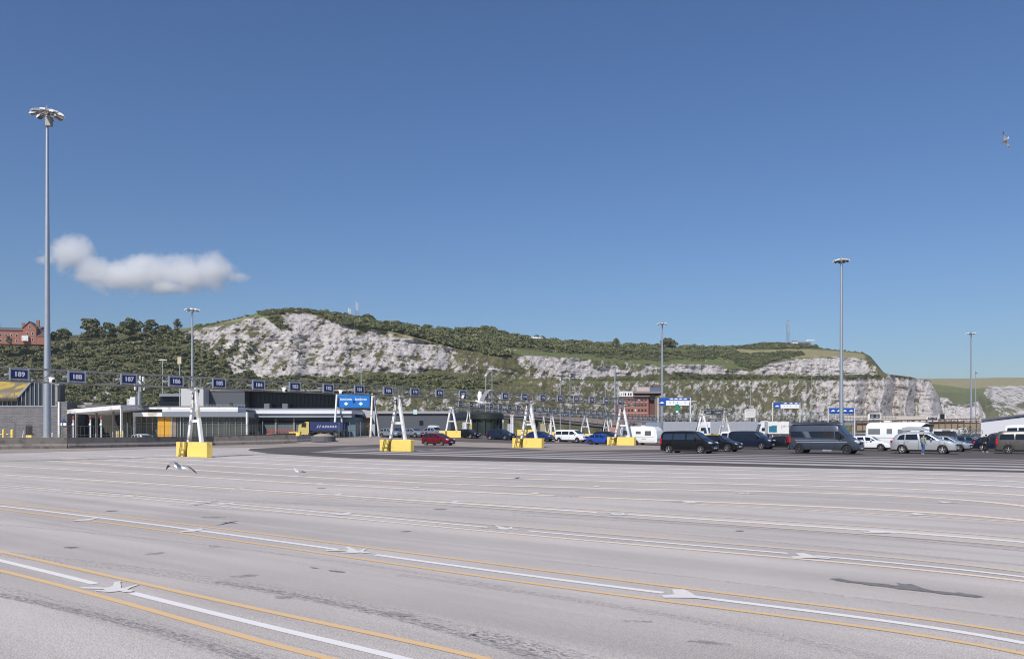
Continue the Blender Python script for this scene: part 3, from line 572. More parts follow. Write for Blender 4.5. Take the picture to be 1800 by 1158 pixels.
scatter('hilltop_woodland', [
 ([(560,549),(700,570),(790,580),(780,606),(700,585),(610,573),(575,560)], 420, 3., 5.6, .08),
 ([(440,549),(500,542),(560,546),(575,556),(540,550),(500,549),(470,556)], 90, 1.8, 3.4, .06),
 ([(470,560),(490,558),(512,580),(490,578)], 30, 1.4, 2.4, .2),
 ([(340,572),(440,552),(440,556),(345,578)], 50, 1., 2.2, .15),
 ([(760,582),(870,576),(900,590),(960,598),(960,612),(890,612),(905,628),(860,624),(800,612),(760,600)], 520, 3., 6., .1),
 ([(940,597),(1100,606),(1200,608),(1290,612),(1290,622),(1180,624),(1060,622),(960,612)], 620, 3.2, 6., .1),
 ([(1290,612),(1340,604),(1420,607),(1440,613),(1380,614),(1320,614)], 230, 3., 5., .02),
 ([(1180,618),(1250,618),(1260,632),(1200,630)], 70, 2.5, 4.5, .05), ([(900,605),(1290,618),(1330,628),(1240,634),(1100,628),(960,619)], 170, 2.6, 5.0, .10), ([(1000,622),(1240,632),(1240,638),(1100,634)], 60, 1.6, 3., .1),
 ([(1290,624),(1400,620),(1420,624),(1360,636),(1326,650),(1300,644),(1285,632)], 330, 2.5, 4.6, .0),
 ([(1180,658),(1298,660),(1420,662),(1550,660),(1550,664),(1300,667),(1180,667)], 190, 1.2, 2.8, .0),
 ([(1420,608),(1530,619),(1530,622),(1420,611)], 40, 1.2, 2.2, .05)], 5, 'dark green woodland and hedges along the top of the chalk hill')
bark = mat('bark', (.10, .075, .05), .9, var=.3, scale=2)
def tree(px, ptop, pfoot, D, wpx, label, tint=.05, seed=0):
    """px/elevations give where it stands on the crest; D its distance"""
    b = P(px, pfoot, D); b.z -= 1; h = (pfoot-ptop)/F*D+1; r = wpx/2/F*D; t = thing('tree', label, 'tree', b)
    g = np.random.default_rng(100+seed); mb = MB(); mb.tube((0,0,0), (0,0,h*.55), r*.10, r*.05, 8)
    for k in range(6):
        a = g.uniform(0, 6.28); e = Vector((math.cos(a)*r*.6, math.sin(a)*r*.6, h*g.uniform(.5, .85))); mb.tube((0, 0, h*g.uniform(.25, .45)), e, r*.04, r*.012, 6)
    mb.build('trunk', bark, t); Q, T = [], []
    for k in range(44):
        a, rr, zz = g.uniform(0, 6.28), math.sqrt(g.uniform(0, 1)), g.uniform(.0, 1.); rr *= r*.78*math.sqrt(max(.05, 1-(2*(zz-.42))**2*.75)); zz = h*(.0+.80*zz)
        s = r*g.uniform(.28, .48); q, tn = TPL[g.integers(8)]; Q.append(q*s+np.array([rr*math.cos(a), rr*math.sin(a), zz-.3*s])); T.append(np.clip(tn*.45+tint+g.normal()*.12, 0, 1))
    quads_obj('crown', np.concatenate(Q), np.concatenate(T), leafm, None, t)
for i, a in enumerate([
 (112, 577, 592, 470, 26, 'low dark tree just right of the tall lamp mast on the left skyline'),
 (160, 558, 590, 480, 48, 'large round dark tree, first big one right of the left mast'),
 (192, 566, 590, 478, 32, 'lower round tree right of the large round skyline tree'),
 (228, 556, 587, 480, 44, 'broad pointed dark tree in the middle of the left skyline'),
 (266, 559, 585, 485, 30, 'rounded dark tree right of the broad pointed skyline tree'),
 (312, 557, 582, 480, 17, 'narrow conical dark tree on the skyline left of the second lamp mast'),
 (290, 571, 584, 482, 26, 'low spreading tree between the rounded and the conical skyline trees'),
 (438, 655+15, 672, 420, 30, 'dark bushy tree at the foot of the chalk face above lane sign 184') if 0 else (438, 648, 668, 440, 27, 'dark bushy tree at the foot of the chalk face above lane sign 184'),
 (646, 551, 568, 620, 26, 'rounded tree on the crest right of the lattice mast'),
 (700, 563, 576, 640, 24, 'dark tree on the wooded crest right of the chalk summit'),
 (750, 569, 584, 660, 26, 'dark tree at the right end of the wooded crest'),
 (1083, 592, 608, 760, 13, 'lone rounded tree standing above the long wooded skyline'),
 (1175, 594, 610, 770, 30, 'broad low tree on the skyline behind the middle lamp mast'),
 (75+20, 583, 596, 465, 22, 'small tree beside the red brick house on the hill'),
 (17, 588, 600, 452, 12, 'small round tree in front of the red brick house')]):
    tree(a[0], a[1], a[2], a[3], a[4], a[5], .04, i)

# ------------------------------------------------------------------ cloud
def make_cloud():
    D = 2600.; m = bpy.data.materials.new('cloud_vapour'); m.use_nodes = True; n = m.node_tree; n.nodes.clear(); L = n.links.new
    out = n.nodes.new('ShaderNodeOutputMaterial'); v = n.nodes.new('ShaderNodeVolumePrincipled'); L(v.outputs[0], out.inputs['Volume']); v.inputs['Color'].default_value = (1, 1, 1, 1); v.inputs['Anisotropy'].default_value = .2
    tc = n.nodes.new('ShaderNodeTexCoord'); nz = n.nodes.new('ShaderNodeTexNoise'); nz.inputs['Scale'].default_value = .014; nz.inputs['Detail'].default_value = 7; nz.inputs['Roughness'].default_value = .66; L(tc.outputs['Object'], nz.inputs[0])
    acc = None
    def mth(op, a, b=None):
        x = n.nodes.new('ShaderNodeMath'); x.operation = op
        for i, q in enumerate((a, b)):
            if q is None: continue
            if isinstance(q, (int, float)): x.inputs[i].default_value = q
            else: L(q, x.inputs[i])
        return x.outputs[0]
    o0 = P(255, 465, D)
    for px, py, rx, ry in ((124, 444, 46, 42), (85, 457, 26, 11), (168, 474, 50, 26), (205, 485, 66, 34), (265, 480, 70, 36), (330, 482, 66, 36), (372, 478, 50, 36), (415, 487, 28, 12), (245, 462, 45, 20), (160, 485, 45, 16), (300, 505, 60, 16)):
        c = P(px, py, D)-o0; mp = n.nodes.new('ShaderNodeMapping'); mp.vector_type = 'TEXTURE'; mp.inputs['Location'].default_value = c; s = D/F
        mp.inputs['Scale'].default_value = (rx*s, (rx+ry)*.45*s, ry*s); L(tc.outputs['Object'], mp.inputs[0])
        ln = n.nodes.new('ShaderNodeVectorMath'); ln.operation = 'LENGTH'; L(mp.outputs[0], ln.inputs[0]); q = mth('SUBTRACT', 1., ln.outputs['Value'])
        acc = q if acc is None else mth('MAXIMUM', acc, q)
    dn = mth('ADD', acc, mth('MULTIPLY', mth('SUBTRACT', nz.outputs[0], .555), 1.8))
    den = mth('MULTIPLY', mth('MAXIMUM', dn, 0.), .055); L(den, v.inputs['Density'])
    mb = MB(); mb.box((0, 0, 0), (760, 190, 250), bev=20); o = mb.build('cloud', m); o.location = o0
    tag(o, 'small white fluffy cloud low in the blue sky above the left hillside', 'cloud', kind='stuff')
make_cloud()
# ------------------------------------------------------------------ lane gantries
def gantry(name, label, O, az, z0, tilt, frames, t0, t1, signs, H=.84, wdt=.7, detail=True, far=False, group='lane gantries across the port apron', numbers=True):
    """O: point under sign 0; runs along (sin az, cos az); frames/signs: distances along it"""
    u = Vector((math.sin(az), math.cos(az), 0)); rz = math.atan2(u.y, u.x)
    root = thing(name, label, 'gantry', (O[0], O[1], 0), rz, group)
    zb = lambda t: z0-H/2+tilt*t; zt = lambda t: z0+H/2+tilt*t
    c = MB(); n = max(1, int((t1-t0)/8))
    for y in (-wdt/2, wdt/2):
        for zz in (zb, zt): c.beam((t0, y, zz(t0)), (t1, y, zz(t1)), .09, .09)
    c.build('chord', galv_d, root)
    l = MB(); p = 1.185; k = int((t1-t0)/p)
    for i in range(k):
        a, b = t0+i*p, t0+(i+1)*p
        for y in ((-wdt/2, wdt/2) if detail else (-wdt/2,)):
            A, B = ((a, y, zb(a)), (b, y, zt(b))) if i % 2 else ((a, y, zt(a)), (b, y, zb(b)))
            l.beam(A, B, .05, .05)
            if i % 3 == 0: l.beam((a, y, zb(a)), (a, y, zt(a)), .05, .05)
        if detail: l.beam((a, -wdt/2, zt(a)), (b, wdt/2, zt(b)), .045, .045); l.beam((a, wdt/2, zb(a)), (a, -wdt/2, zb(a)), .045, .045)
    l.build('lattice', galv_d, root)
    for t in frames:
        g = gz(O[0]+u.x*t, O[1]+u.y*t)
        f = MB(); top = zb(t)-.06
        for s in (-1, 1):
            f.beam((t+.16*s-.0, s*1.02*1.15, g+1.12), (t+.1*s, s*.2, top), .2, .3)
        f.beam((t, -.72, g+2.75), (t, .72, g+2.75), .16, .22); f.box((t, 0, top-.1), (.42, .62, .34)); f.box((t, 0, top), (.6, 1.2, .1))
        f.build('leg_frame', white, root)
        for q, (yc, ln) in enumerate(((-.62, 2.75), (1.75, 1.15))): bl = MB(); bl.box((t, yc, g+.57), (.5, ln, 1.14), 0, .03); bl.build('base_block', yellow, root)
        bl = MB(); bl.box((t+.06, .97, g+.5), (.34, .46, 1.0)); bl.build('gap_shade_block', mat('shaded_yellow', (.30, .20, .04), .8, var=.4), root)  # darker yellow paints in the shade of the gap between the two blocks
        if detail:
            for q in (-.25, .25):
                r_ = MB(); [r_.box((t+q, sy*wdt/2, zb(t)+H/2), (.1, .1, H)) for sy in (-1, 1)]; r_.box((t+q, 0, zb(t)+H*.9), (.08, wdt, .08)); r_.box((t+q, 0, zb(t)+H*.1), (.08, wdt, .08)); r_.build('joint_post', galv_d, root)
            r_ = MB(); r_.box((t, 0, zb(t)-.22), (.3, .74, .3), 0, .04); r_.box((t, .2, zb(t)-.62), (.1, .1, .6)); r_.box((t+.02, -.27, zb(t)-.5), (.14, .16, .4)); r_.build('rusty_bracket', mat('rust', (.20, .085, .04), .85, .2, var=.4, scale=5), root)
    return root, u, rz, zb, zt
GO, GA, PITCH = (-32.0, 52.5), .67, 3.55
g1, u1, rz1, zb1, zt1 = gantry('lane_gantry', 'long front lane gantry with A shaped white legs on yellow blocks', GO, GA, 5.62, .0052, [12.47, 33.7, 54.75, 76.0], -14, 82, [])
num_pts = {}
def lane_sign(O, u, rz, t, z, y, num, w=.94, h=.55, label=None, group=None, simple=False):
    p = Vector((O[0], O[1], 0))+u*t; s = thing('lane_sign', label, 'lane sign', (p.x, p.y, z), rz, group)
    b = MB(); b.box((0, y, 0), (w, .09, h), 0, .015); b.build('panel', navy, s)
    if not simple:
        f = MB()
        for q in (-1, 1): f.box((q*(w/2+.07), y+.01, 0), (.07, .16, h+.24)); f.box((q*(w/2+.12), y+.4, 0), (.05, .72, .12))
        f.box((0, y+.01, h/2+.04), (w+.1, .12, .06)); f.box((0, y+.01, -h/2-.04), (w+.1, .12, .06)); f.build('frame', galv, s)
    if num: put_text('number', num, .43, mat('number_white', (.62, .63, .68), .5, var=.1, scale=8), s, (0, y-.052, -.01), bold=.014, sx=1.0)
    elif not simple:
        m = MB(); m.box((0, y-.05, 0), (w*.6, .012, h*.3)); m.build('number', signw, s)
    return s
SIGN_AT = ['cut off at the left edge', 'above the lichen covered roof', 'just right of the tall nearest mast', 'above the open shelter bays', 'beside the second lamp mast', 'over the pale stair tower', 'over the grey wing of the halls', 'over the left end of the black glass wall', 'left of the two part blue exit sign', 'over the blue exit sign',
 'left of the second white A frame', 'right of the second white A frame', 'over the grey shed roof', 'beside the round white camera', 'beside the yellowish post', 'right of the slim flat headed lamp post', 'left of the third white A frame', 'right of the third white A frame', 'in front of the post with junk boxes', 'over the white people carrier', 'over the bright blue crossover', 'nearest left of the fourth A frame', 'last one in front of the brick building']
for k in range(23):
    n_ = 190-k; t = (k-1)*PITCH+ (0.0)
    lane_sign(GO, u1, rz1, t, 5.62+.0052*t, -.50, str(n_), label='dark blue lane sign numbered %d, %s' % (n_, SIGN_AT[k]))
# loudspeakers, cameras and lamp heads hung on the front gantry
def g1pt(t, y, z): return Vector((GO[0], GO[1], 0))+u1*t+Vector((-u1.y, u1.x, 0))*y+Vector((0, 0, z))
for i, (t, lab) in enumerate(((1.95, 'white dome camera on the front gantry in front of the tall mast'), (20.2, 'small white camera below the gantry between signs 183 and 184'), (26.2, 'small white camera on the gantry between signs 182 and 181'), (42.5, 'white round camera on the gantry between signs 177 and 178'))):
    c = thing('camera', lab, 'camera', g1pt(t, -.6, zb1(t)), rz1, 'cameras on the front gantry'); m = MB(); m.box((0, .1, .26), (.3, .3, .14), 0, .03); m.build('housing', white, c)
    m = MB(); m.ell((0, 0, .08), (.21, .21, .21), 12); m.build('dome', white, c, 60); m = MB(); m.lathe([(.10, -.16), (.12, -.2), (0, -.22)], 12, 'Y', (0, -.02, .06)); m.build('lens', glass_d, c)
# rear gantries further back over the apron
def rear(O, P2, z0, tilt, fr, t0, t1, label, pitch, n, y=-.45, start=0, H=1.0):
    az = math.atan2(P2[0]-O[0], P2[1]-O[1]); r, u, rz, zb, zt = gantry('lane_gantry', label, O, az, z0, tilt, fr, t0, t1, [], H, .7, False)
    for k in range(n):
        t = start+k*pitch
        lane_sign(O, u, rz, t, z0+tilt*t, y, None, 1.0, .62, 'small dark blue lane sign on the '+label.split(' behind')[0].split(' over')[0], 'lane signs on the '+label.split()[0]+' gantry')
rear((-10.1, 136), (16.4, 182), 6.55, -.008, [0, 26.5, 53.1], -1, 72, 'second lane gantry behind the front one with white A frames', 3.3, 20, start=2.)
rear((-10.0, 188), (28, 240), 7.0, -.012, [0, 35, 64], -2, 100, 'third lane gantry behind the second one', 3.4, 27, start=8)
rear((2, 245), (68, 300), 7.2, -.012, [10, 40], -2, 110, 'fourth and farthest lane gantry over the ramp', 3.5, 28, start=8)
rear((34, 148), (47, 169), 5.6, 0, [2, 15.5], 1.5, 18, 'short gantry with two white A frames in front of the grey trailers', 3.4, 0)
# ------------------------------------------------------------------ lamp masts and posts
def mast(px, ptop, D, label, n=8, hr=1.9, r0=.42, r1=.14, base=None, group='tall lamp masts on the port apron', camera=False):
    X = (px-HX)/F*D; g = gz(X, D); z = EYE+(HY-ptop)/F*D-.35-g
    t = thing('lamp_mast', label, 'lamp mast', (X, D, g), 0, group); b0 = 0
    if base:
        m = MB(); m.m = Matrix.Rotation(base[2], 4, 'Z'); m.box((0, 0, base[1]/2), (base[0], base[0], base[1]), 0, .05); m.build('base_block', yellow, t); b0 = base[1]
        m = MB(); m.lathe([(r0+.22, b0), (r0+.22, b0+.07), (r0, b0+.07)], 16)
        for k in range(8): a = k*.785; m.tube((math.cos(a)*(r0+.12), math.sin(a)*(r0+.12), b0+.05), (math.cos(a)*(r0+.12), math.sin(a)*(r0+.12), b0+.2), .03, n=6)
        m.build('base_flange', galv, t)
    m = MB(); m.tube((0, 0, b0), (0, 0, z*.36), r0, r0+(r1-r0)*.36, 18); m.tube((0, 0, z*.36), (0, 0, z*.69), r0+(r1-r0)*.36-.015, r0+(r1-r0)*.69, 18); m.tube((0, 0, z*.69), (0, 0, z), r0+(r1-r0)*.69-.015, r1, 18); m.build('pole', galv, t, 50)
    m = MB(); m.lathe([(hr*.42, z-.35), (hr*.46, z-.25), (hr*.42, z-.15), (hr*.38, z-.25), (hr*.42, z-.35)], 20)
    m.box((0, 0, z-.25), (.42, .42, .5)); m.tube((0, 0, z), (0, 0, z+.75), .16, .02, 8); m.box((.1, 0, z+.12), (.5, .4, .18))
    for k in range(n): a = 2*math.pi*(k+.3)/n; m.tube((0, 0, z-.25), (math.cos(a)*hr*.74, math.sin(a)*hr*.74, z-.33), .045, n=6)
    m.build('head_frame', galv_d, t)
    for k in range(n):
        a = 2*math.pi*(k+.3)/n; m = MB(); m.m = Matrix.Translation((math.cos(a)*hr*.82, math.sin(a)*hr*.82, z-.38)) @ Matrix.Rotation(a, 4, 'Z') @ Matrix.Rotation(.22, 4, 'Y')
        q = hr*.30; m.prism([(-q, -.02*hr), (q*.9, -.05*hr), (q*1.15, .02*hr), (q*.5, .13*hr), (-q*.5, .16*hr), (-q, .1*hr)], -q*.62, q*.62); fl = m.build('floodlight', white, t)
        m2 = MB(); m2.m = m.m; m2.prism([(-q*.8, -.06*hr), (q*.85, -.085*hr), (q*.85, -.04*hr), (-q*.8, -.02*hr)], -q*.5, q*.5); o = m2.build('glass', glass_d, fl)
    if camera:
        m = MB(); m.box((.35, -.25, z-1.35), (.7, .5, 1.1), 0, .05); m.tube((0, 0, z-1.3), (.2, -.1, z-1.3), .08); m.build('control_box', galv_d, t)
    return t
mast(83, 190, 95, 'tallest and nearest lamp mast with white floodlights on a yellow block at left', 8, 1.62, .42, .15, (2.9, 1.12, .69), camera=True)
mast(338, 541, 262, 'lamp mast rising over the gantry frame between signs 186 and 185', 8, 2.2, .52, .26)
mast(1479, 453, 186, 'tall lamp mast behind the grey camper van', 10, 1.65, .50, .24)
mast(1164, 566, 290, 'lamp mast between the red brick building and the white blue sign', 6, 1.8, .5, .28)
mast(1707, 583, 320, 'lamp mast right of the chalk headland near the right edge', 6, 1.7, .42, .25)
mast(1715, 653, 470, 'shorter far lamp mast just right of the taller one at right', 4, 1.6, .3, .22)
mast(1081, 641, 300, 'slim far mast left of the red brick building', 4, 1.2, .4, .25)
def post(px, ptop, D, label, head='flat', r=.12, h2=.0):
    X = (px-HX)/F*D; g = gz(X, D); z = EYE+(HY-ptop)/F*D-g; t = thing('lamp_post', label, 'lamp post', (X, D, g), 0, 'slim lamp posts in front of the hill')
    m = MB(); m.tube((0, 0, 0), (0, 0, z), r*1.3, r*.8, 10); m.build('pole', galv, t, 50); m = MB()
    if head == 'flat': m.prism([(-1.0, 0), (1.0, 0), (1.1, .1), (.15, .22), (-.15, .22), (-1.1, .1)], -.25, .25)
    elif head == 'box': m.box((0, 0, .45-.1), (.75, .5, 1.4), 0, .05)
    elif head == 'arm': m.prism([(-.1, 0), (1.9, .35), (1.9, .5), (-.1, .2)], -.15, .15)
    else: m.box((0, 0, 0), (.4, .4, .5), 0, .08)
    m.build('lamp_head', white if head != 'box' else mat('cream_panel', (.55, .5, .33), .6), t, loc=(0, 0, z)); return t
for a in [(286, 633, 200, 'slim lamp post with flat T head on the left wooded slope', 'flat'), (316, 637, 160, 'slim post carrying a cream box left of the second lamp mast', 'box'), (635, 641, 170, 'slim post rising above lane sign 181', 'cap'),
          (854, 660, 165, 'slim yellowish post above lane sign 176', 'cap'), (865, 649, 190, 'slim lamp post just right of the yellowish one above sign 176', 'flat'), (985, 668, 210, 'slim post above lane sign 172', 'cap'), (1002, 661, 230, 'slim post right of the one above sign 172', 'cap'),
          (1064, 679, 240, 'short slim post left of the red brick building', 'cap'), (1088, 692, 260, 'thin post beside the white top floor of the brick building', 'cap'), (1319, 678, 280, 'lamp post with flat head above the white framed sign', 'flat'), (1410, 690, 260, 'thin post right of the white and blue sign with a bus', 'cap'),
          (1427, 655, 300, 'taller thin post between the two blue signs', 'cap'), (1502, 690, 300, 'thin post right of the four panel blue sign', 'cap'), (1765, 703, 420, 'far thin lamp post in front of the right hand cliff', 'cap'), (1212, 713-6, 215, 'lamp post with a long curved arm right of the white blue sign', 'arm'), (1540, 668+20, 400, 'thin far post before the eastern headland', 'cap')]: post(*a)
# lattice masts on the hill
def lattice(px, ptop, pfoot, D, w, label):
    b = P(px, pfoot, D); h = (pfoot-ptop)/F*D+3; b.z -= 3; t = thing('radio_mast', label, 'radio mast', b, .3, 'lattice radio masts on the hill'); m = MB(); n = 9
    for i in range(n):
        a0, a1 = h*i/n, h*(i+1)/n; w0, w1 = w*(1-.55*i/n), w*(1-.55*(i+1)/n)
        for sx, sy in ((-1,-1), (1,-1), (1,1), (-1,1)):
            m.beam((sx*w0/2, sy*w0/2, a0), (sx*w1/2, sy*w1/2, a1), .15, .15)
            ex, ey = (sy, -sx) if 0 else (-sy, sx); m.beam((sx*w0/2, sy*w0/2, a0), (ex*w1/2, ey*w1/2, a1), .07, .07); m.beam((sx*w1/2, sy*w1/2, a1), (ex*w1/2, ey*w1/2, a1), .06, .06)
    m.build('tower', galv_d, t); m = MB()
    for i in range(6): m.box((.6*(-1)**i, -.6, h*(.55+.07*i)), (.9, .7, 1.1), 0, .1)
    m.tube((0, 0, h), (0, 0, h*1.08), .1); m.build('antenna', white, t)
lattice(627.5, 529, 557, 640, 2.6, 'taller lattice radio mast on the hilltop right of the chalk summit')
lattice(614, 541, 555, 650, 2.0, 'shorter lattice radio mast just left of the taller hilltop one')
lattice(1385, 562, 603, 860, 3.2, 'tall lattice radio mast on the right hand wooded hill')
t = thing('radar', 'white radar dish on a low frame on the right hand hilltop', 'radar', P(1424, 607, 860)); m = MB(); m.tube((0,0,0), (0,0,5), .5, .3); m.beam((-1.5,0,0), (0,0,4), .2, .2); m.beam((1.5,0,0), (0,0,4), .2, .2); m.build('stand', galv_d, t); m = MB(); m.prism([(-5,4.6),(5,4.9),(5,5.6),(-3,6)], -.5, .5); m.build('antenna', white, t)
def shed_on_hill(px, py, D, w, h, label, m1, m2, rz=0.):
    t = thing('cottage', label, 'building', P(px, py, D)-Vector((0,0,1)), rz); m = MB(); m.box((0,0,h/2), (w, w*.5, h)); m.build('wall', m1, t); m = MB(); m.prism([(-w*.3, h), (w*.3, h), (0, h+w*.16)], -w*.53, w*.53, 'X'); m.build('roof', m2, t)
shed_on_hill(1397, 605, 862, 6, 3.6, 'small white gabled house below the right hand radio mast', white, mat('slate', (.10, .10, .11), .8), .2)
shed_on_hill(1410, 606.5, 870, 16, 1.8, 'long low dark roofed building beside the radar dish', mat('slate', (.10, .10, .11)), mat('slate', (.1, .1, .11)))
shed_on_hill(943, 599.5, 686, 9, 3.0, 'white roofed house among the trees on the wooded skyline', white, white, .2)
shed_on_hill(900, 603, 640, 8, 2.2, 'pale low hut in the hillside clearing', conc_l, conc_l)
shed_on_hill(1330, 0+612, 800, 16, 2.4, 'long pale hut half hidden in the woods', conc_l, mat('slate', (.1, .1, .11))) if 0 else None
# ------------------------------------------------------------------ red brick house on the hill
def hill_house():
    D = 455; s = D/F; t = thing('brick_house', 'large red brick house with gables and chimneys on the hilltop at far left', 'house', P(45, 599, D)-Vector((0,0,2.2)), .28); t.scale = (1, 1, .80); sl = mat('slate_roof', (.11, .105, .12), .75, var=.2, scale=1.5)
    br = mat('hill_brick', (.31, .125, .085), .85, var=.15, scale=1.5)
    m = MB(); m.box((-9.5, 2, 4.8), (19, 7, 9.6)); m.box((3.2, 0, 5.5), (6.5, 9, 11)); m.prism([(0,11), (6.45,11), (3.2,15.2)], -4.5, 4.5); m.box((7.8, 3, 5), (4, 8, 10)); m.build('wall', br, t)
    m = MB(); m.prism([(-2, 9.6), (6, 9.6), (2, 12)], -19.5, 1, 'X'); m.prism([(-.4, 10.9), (3.2, 15.7), (6.85, 10.9), (6.85, 11.3), (3.2, 16.1), (-.4, 11.3)], -4.9, 4.9); m.prism([(-1.4, 10), (7.4, 10), (3, 13.6)], 5.6, 10.2, 'X'); rf = m.build('roof', sl, t)
    for x, y, z in ((-14, 2, 12.4), (-1.6, 2, 13.2), (6.6, -1.5, 15.), (9.6, 2.5, 14.2)): m = MB(); m.box((x, y, z), (1.5, 1.2, 4.6)); m.build('chimney', br, rf)
    for x, z in [(-17+2.6*i, z) for i in range(6) for z in (2.4, 6.2)]+[(2, 3.2), (4.6, 3.2), (2, 7.4), (4.6, 7.4), (3.3, 12)]:
        y = -1.55 if x < 0 else -4.55; m = MB(); m.box((x, y, z), (1.1, .1, 1.9)); f = m.build('window', white, t); m = MB(); m.box((x, y-.06, z), (.85, .06, 1.6)); m.build('pane', glass_d, f)
    m = MB(); m.box((1.2, -5.2, 3.8), (3.2, 1.4, 3.6)); m.build('bay_window', white, t)
    m = MB(); m.prism([(6.2, 5.4), (13.4, 5.4), (9.8, 8.2)], -5, -1); m.build('porch_roof', sl, t); m = MB(); m.box((9.8, -3, 2.6), (6.4, 3.6, 5.4)); m.build('porch', br, t)
hill_house()
# ------------------------------------------------------------------ port buildings on the left
def wallbox(m, x0, x1, yt, yb, D, dep=8, D2=None):
    """box whose front face spans photo columns x0..x1 at distance D (D2 at its right end), from yb up to yt"""
    D2 = D2 or D; a, b = P(x0, yb, D), P(x1, yb, D2); zt_ = P(x0, yt, D).z; zb_ = a.z; d = (b-a).xy.normalized(); nrm = Vector((-d.y, d.x)) * dep
    q = [a.xy, b.xy, b.xy+nrm, a.xy+nrm]; vs = [(p.x, p.y, zb_) for p in q]+[(p.x, p.y, zt_) for p in q]
    m.add(vs, [(3,2,1,0), (4,5,6,7), (0,1,5,4), (1,2,6,5), (2,3,7,6), (3,0,4,7)]); return m
def bld(label, name='building', cat='building', at=(0, 100)): return thing(name, label, cat, (0, 0, 0))
def part(par, name, m_, specs, sm=None):
    m = MB(); [wallbox(m, *s) for s in specs]; return m.build(name, m_, par, sm)
def reorigin(t, px, D):
    """put the Empty at the building's foot and keep its parts in place"""
    o = GX(px, D); t.location = o
    for c in t.children: c.location = Vector(c.location)-o
# brick works with lichen roof
t = bld('grey brick building with a yellow lichen covered roof and glazed gable'); DB = 128
part(t, 'wall', brick_g, [(-160, 102, 714, 775, DB, 14)]); part(t, 'pillar', brick_g, [(104.5, 118, 706, 775, DB-.6, 3)]); part(t, 'downpipe', white, [(101.5, 104.3, 706, 768, DB-.9, .3)])
lich = mat('lichen_roof', (.42, .29, .06), .9, var=.35, scale=1.2, c2=(.17, .15, .10), thr=.50, bump=.3)
a, b, c, d = P(-160, 700.5, DB-.8), P(29, 700.5, DB-.8), P(53, 669.5, DB+5), P(-160, 669.5, DB+5); m = MB(); m.add([a, b, c, d]+[p-Vector((0, -.3, .35)) for p in (a, b, c, d)], [(0,1,2,3), (7,6,5,4), (0,4,5,1), (1,5,6,2), (2,6,7,3), (3,7,4,0)]); m.build('roof', lich, t)
m = MB(); q = [P(29, 713, DB+.3), P(102, 713, DB+.3), P(102, 668, DB+.3), P(57, 668, DB+.3), P(29.5, 700, DB+.3)]; m.add(q+[p+Vector((0, 2, 0)) for p in q], [(0,1,2,3,4), (9,8,7,6,5)]+[(i, (i+1) % 5, 5+(i+1) % 5, 5+i) for i in range(5)]); m.build('gable_glazing', mat('smoked_glazing', (.035, .045, .06), .25, var=.2), t)
part(t, 'strip_glazing', mat('smoked_glazing', (.035, .045, .06)), [(-160, 29, 701, 713, DB+.3, 2)])
m = MB(); fr = mat('glazing_bar', (.28, .30, .31), .5)
for i in range(13):
    x = 29.5+7.6*i-.0*i
    if x < 100: yt = max(668, 700-(x-29.5)*1.16) if x > 30 else 700; wallbox(m, x, x+1.1, yt, 713, DB+.1, .2)
for i in range(16): wallbox(m, -10-8*i+30, -10-8*i+31, 702, 713, DB+.1, .2)
m.beam(P(29, 701, DB), P(58, 667, DB), .25, .25); wallbox(m, -160, 102, 712.6, 715, DB-.1, .4); m.build('glazing_bar', fr, t)
m = MB(); [m.beam(P(x, 700, DB-1.2), P(x, 690, DB-1.2), .07, .07) for x in (-60, -20, 5, 25)]; m.beam(P(-160, 690, DB-1.2), P(25, 690, DB-1.2), .07, .07); m.beam(P(-160, 694, DB-1.2), P(25, 694, DB-1.2), .05, .05); m.build('roof_railing', galv_d, t)
part(t, 'doorway', dark_int, [(45, 56, 747, 770, DB-.1, .3)]); part(t, 'vent_stack', galv_d, [(97, 101, 672, 712, DB-.5, .8), (96, 104, 673, 677, DB-.6, 1)])
part(t, 'wall_sign', white, [(106.5, 116.5, 743, 748, DB-.8, .1)])
m = MB(); q = [(107.3, 742), (108.5, 739), (110, 739.5), (110.5, 736.5), (112, 735.8), (113, 738.8), (114.5, 739), (115, 742)]; Q_ = [P(x, y, DB-.85) for x, y in q]; m.add(Q_+[p+Vector((0, .08, 0)) for p in Q_], [tuple(range(8)), tuple(range(15, 7, -1))]+[(i, (i+1) % 8, 8+(i+1) % 8, 8+i) for i in range(8)]); m.build('wall_emblem', mat('emblem_blue', (.02, .05, .25), .5), t)
reorigin(t, 50, DB)
# open shelter and glass hall
def dull(n, c): return mat(n, c, .7, var=.25, scale=.8)
t = bld('open customs shelter with a white fascia and dark bays'); DC = 122
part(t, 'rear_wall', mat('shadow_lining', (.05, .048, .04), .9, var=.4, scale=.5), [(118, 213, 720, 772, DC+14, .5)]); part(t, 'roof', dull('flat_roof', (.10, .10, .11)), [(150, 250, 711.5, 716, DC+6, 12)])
m = MB(); a, b = P(118, 722.5, DC), P(212, 714.5, DC); h = .72
nn = Vector((0, 14, 0)); m.add([a-Vector((0,0,h/2)), b-Vector((0,0,h/2)), b-Vector((0,0,h/2))+nn, a-Vector((0,0,h/2))+nn, a+Vector((0,0,h*.32)), b+Vector((0,0,h*.32)), b+Vector((0,0,h*.32))+nn, a+Vector((0,0,h*.32))+nn], [(3,2,1,0), (4,5,6,7), (0,1,5,4), (1,2,6,5), (2,3,7,6), (3,0,4,7)]); m.build('fascia', white, t)
for x in (133, 168, 198, 212): part(t, 'column', galv_d if x < 212 else white, [(x-.9, x+.9, 718, 772, DC+(3 if x < 212 else -.1), .5)])
m = MB(); m.beam(P(118, 726.5, DC), P(124, 723.5, DC), .18, .18); m.build('brace', white, t); reorigin(t, 165, DC)
olive = mat('olive_glass_hall', (.10, .10, .065), .3, var=.25, scale=.4)
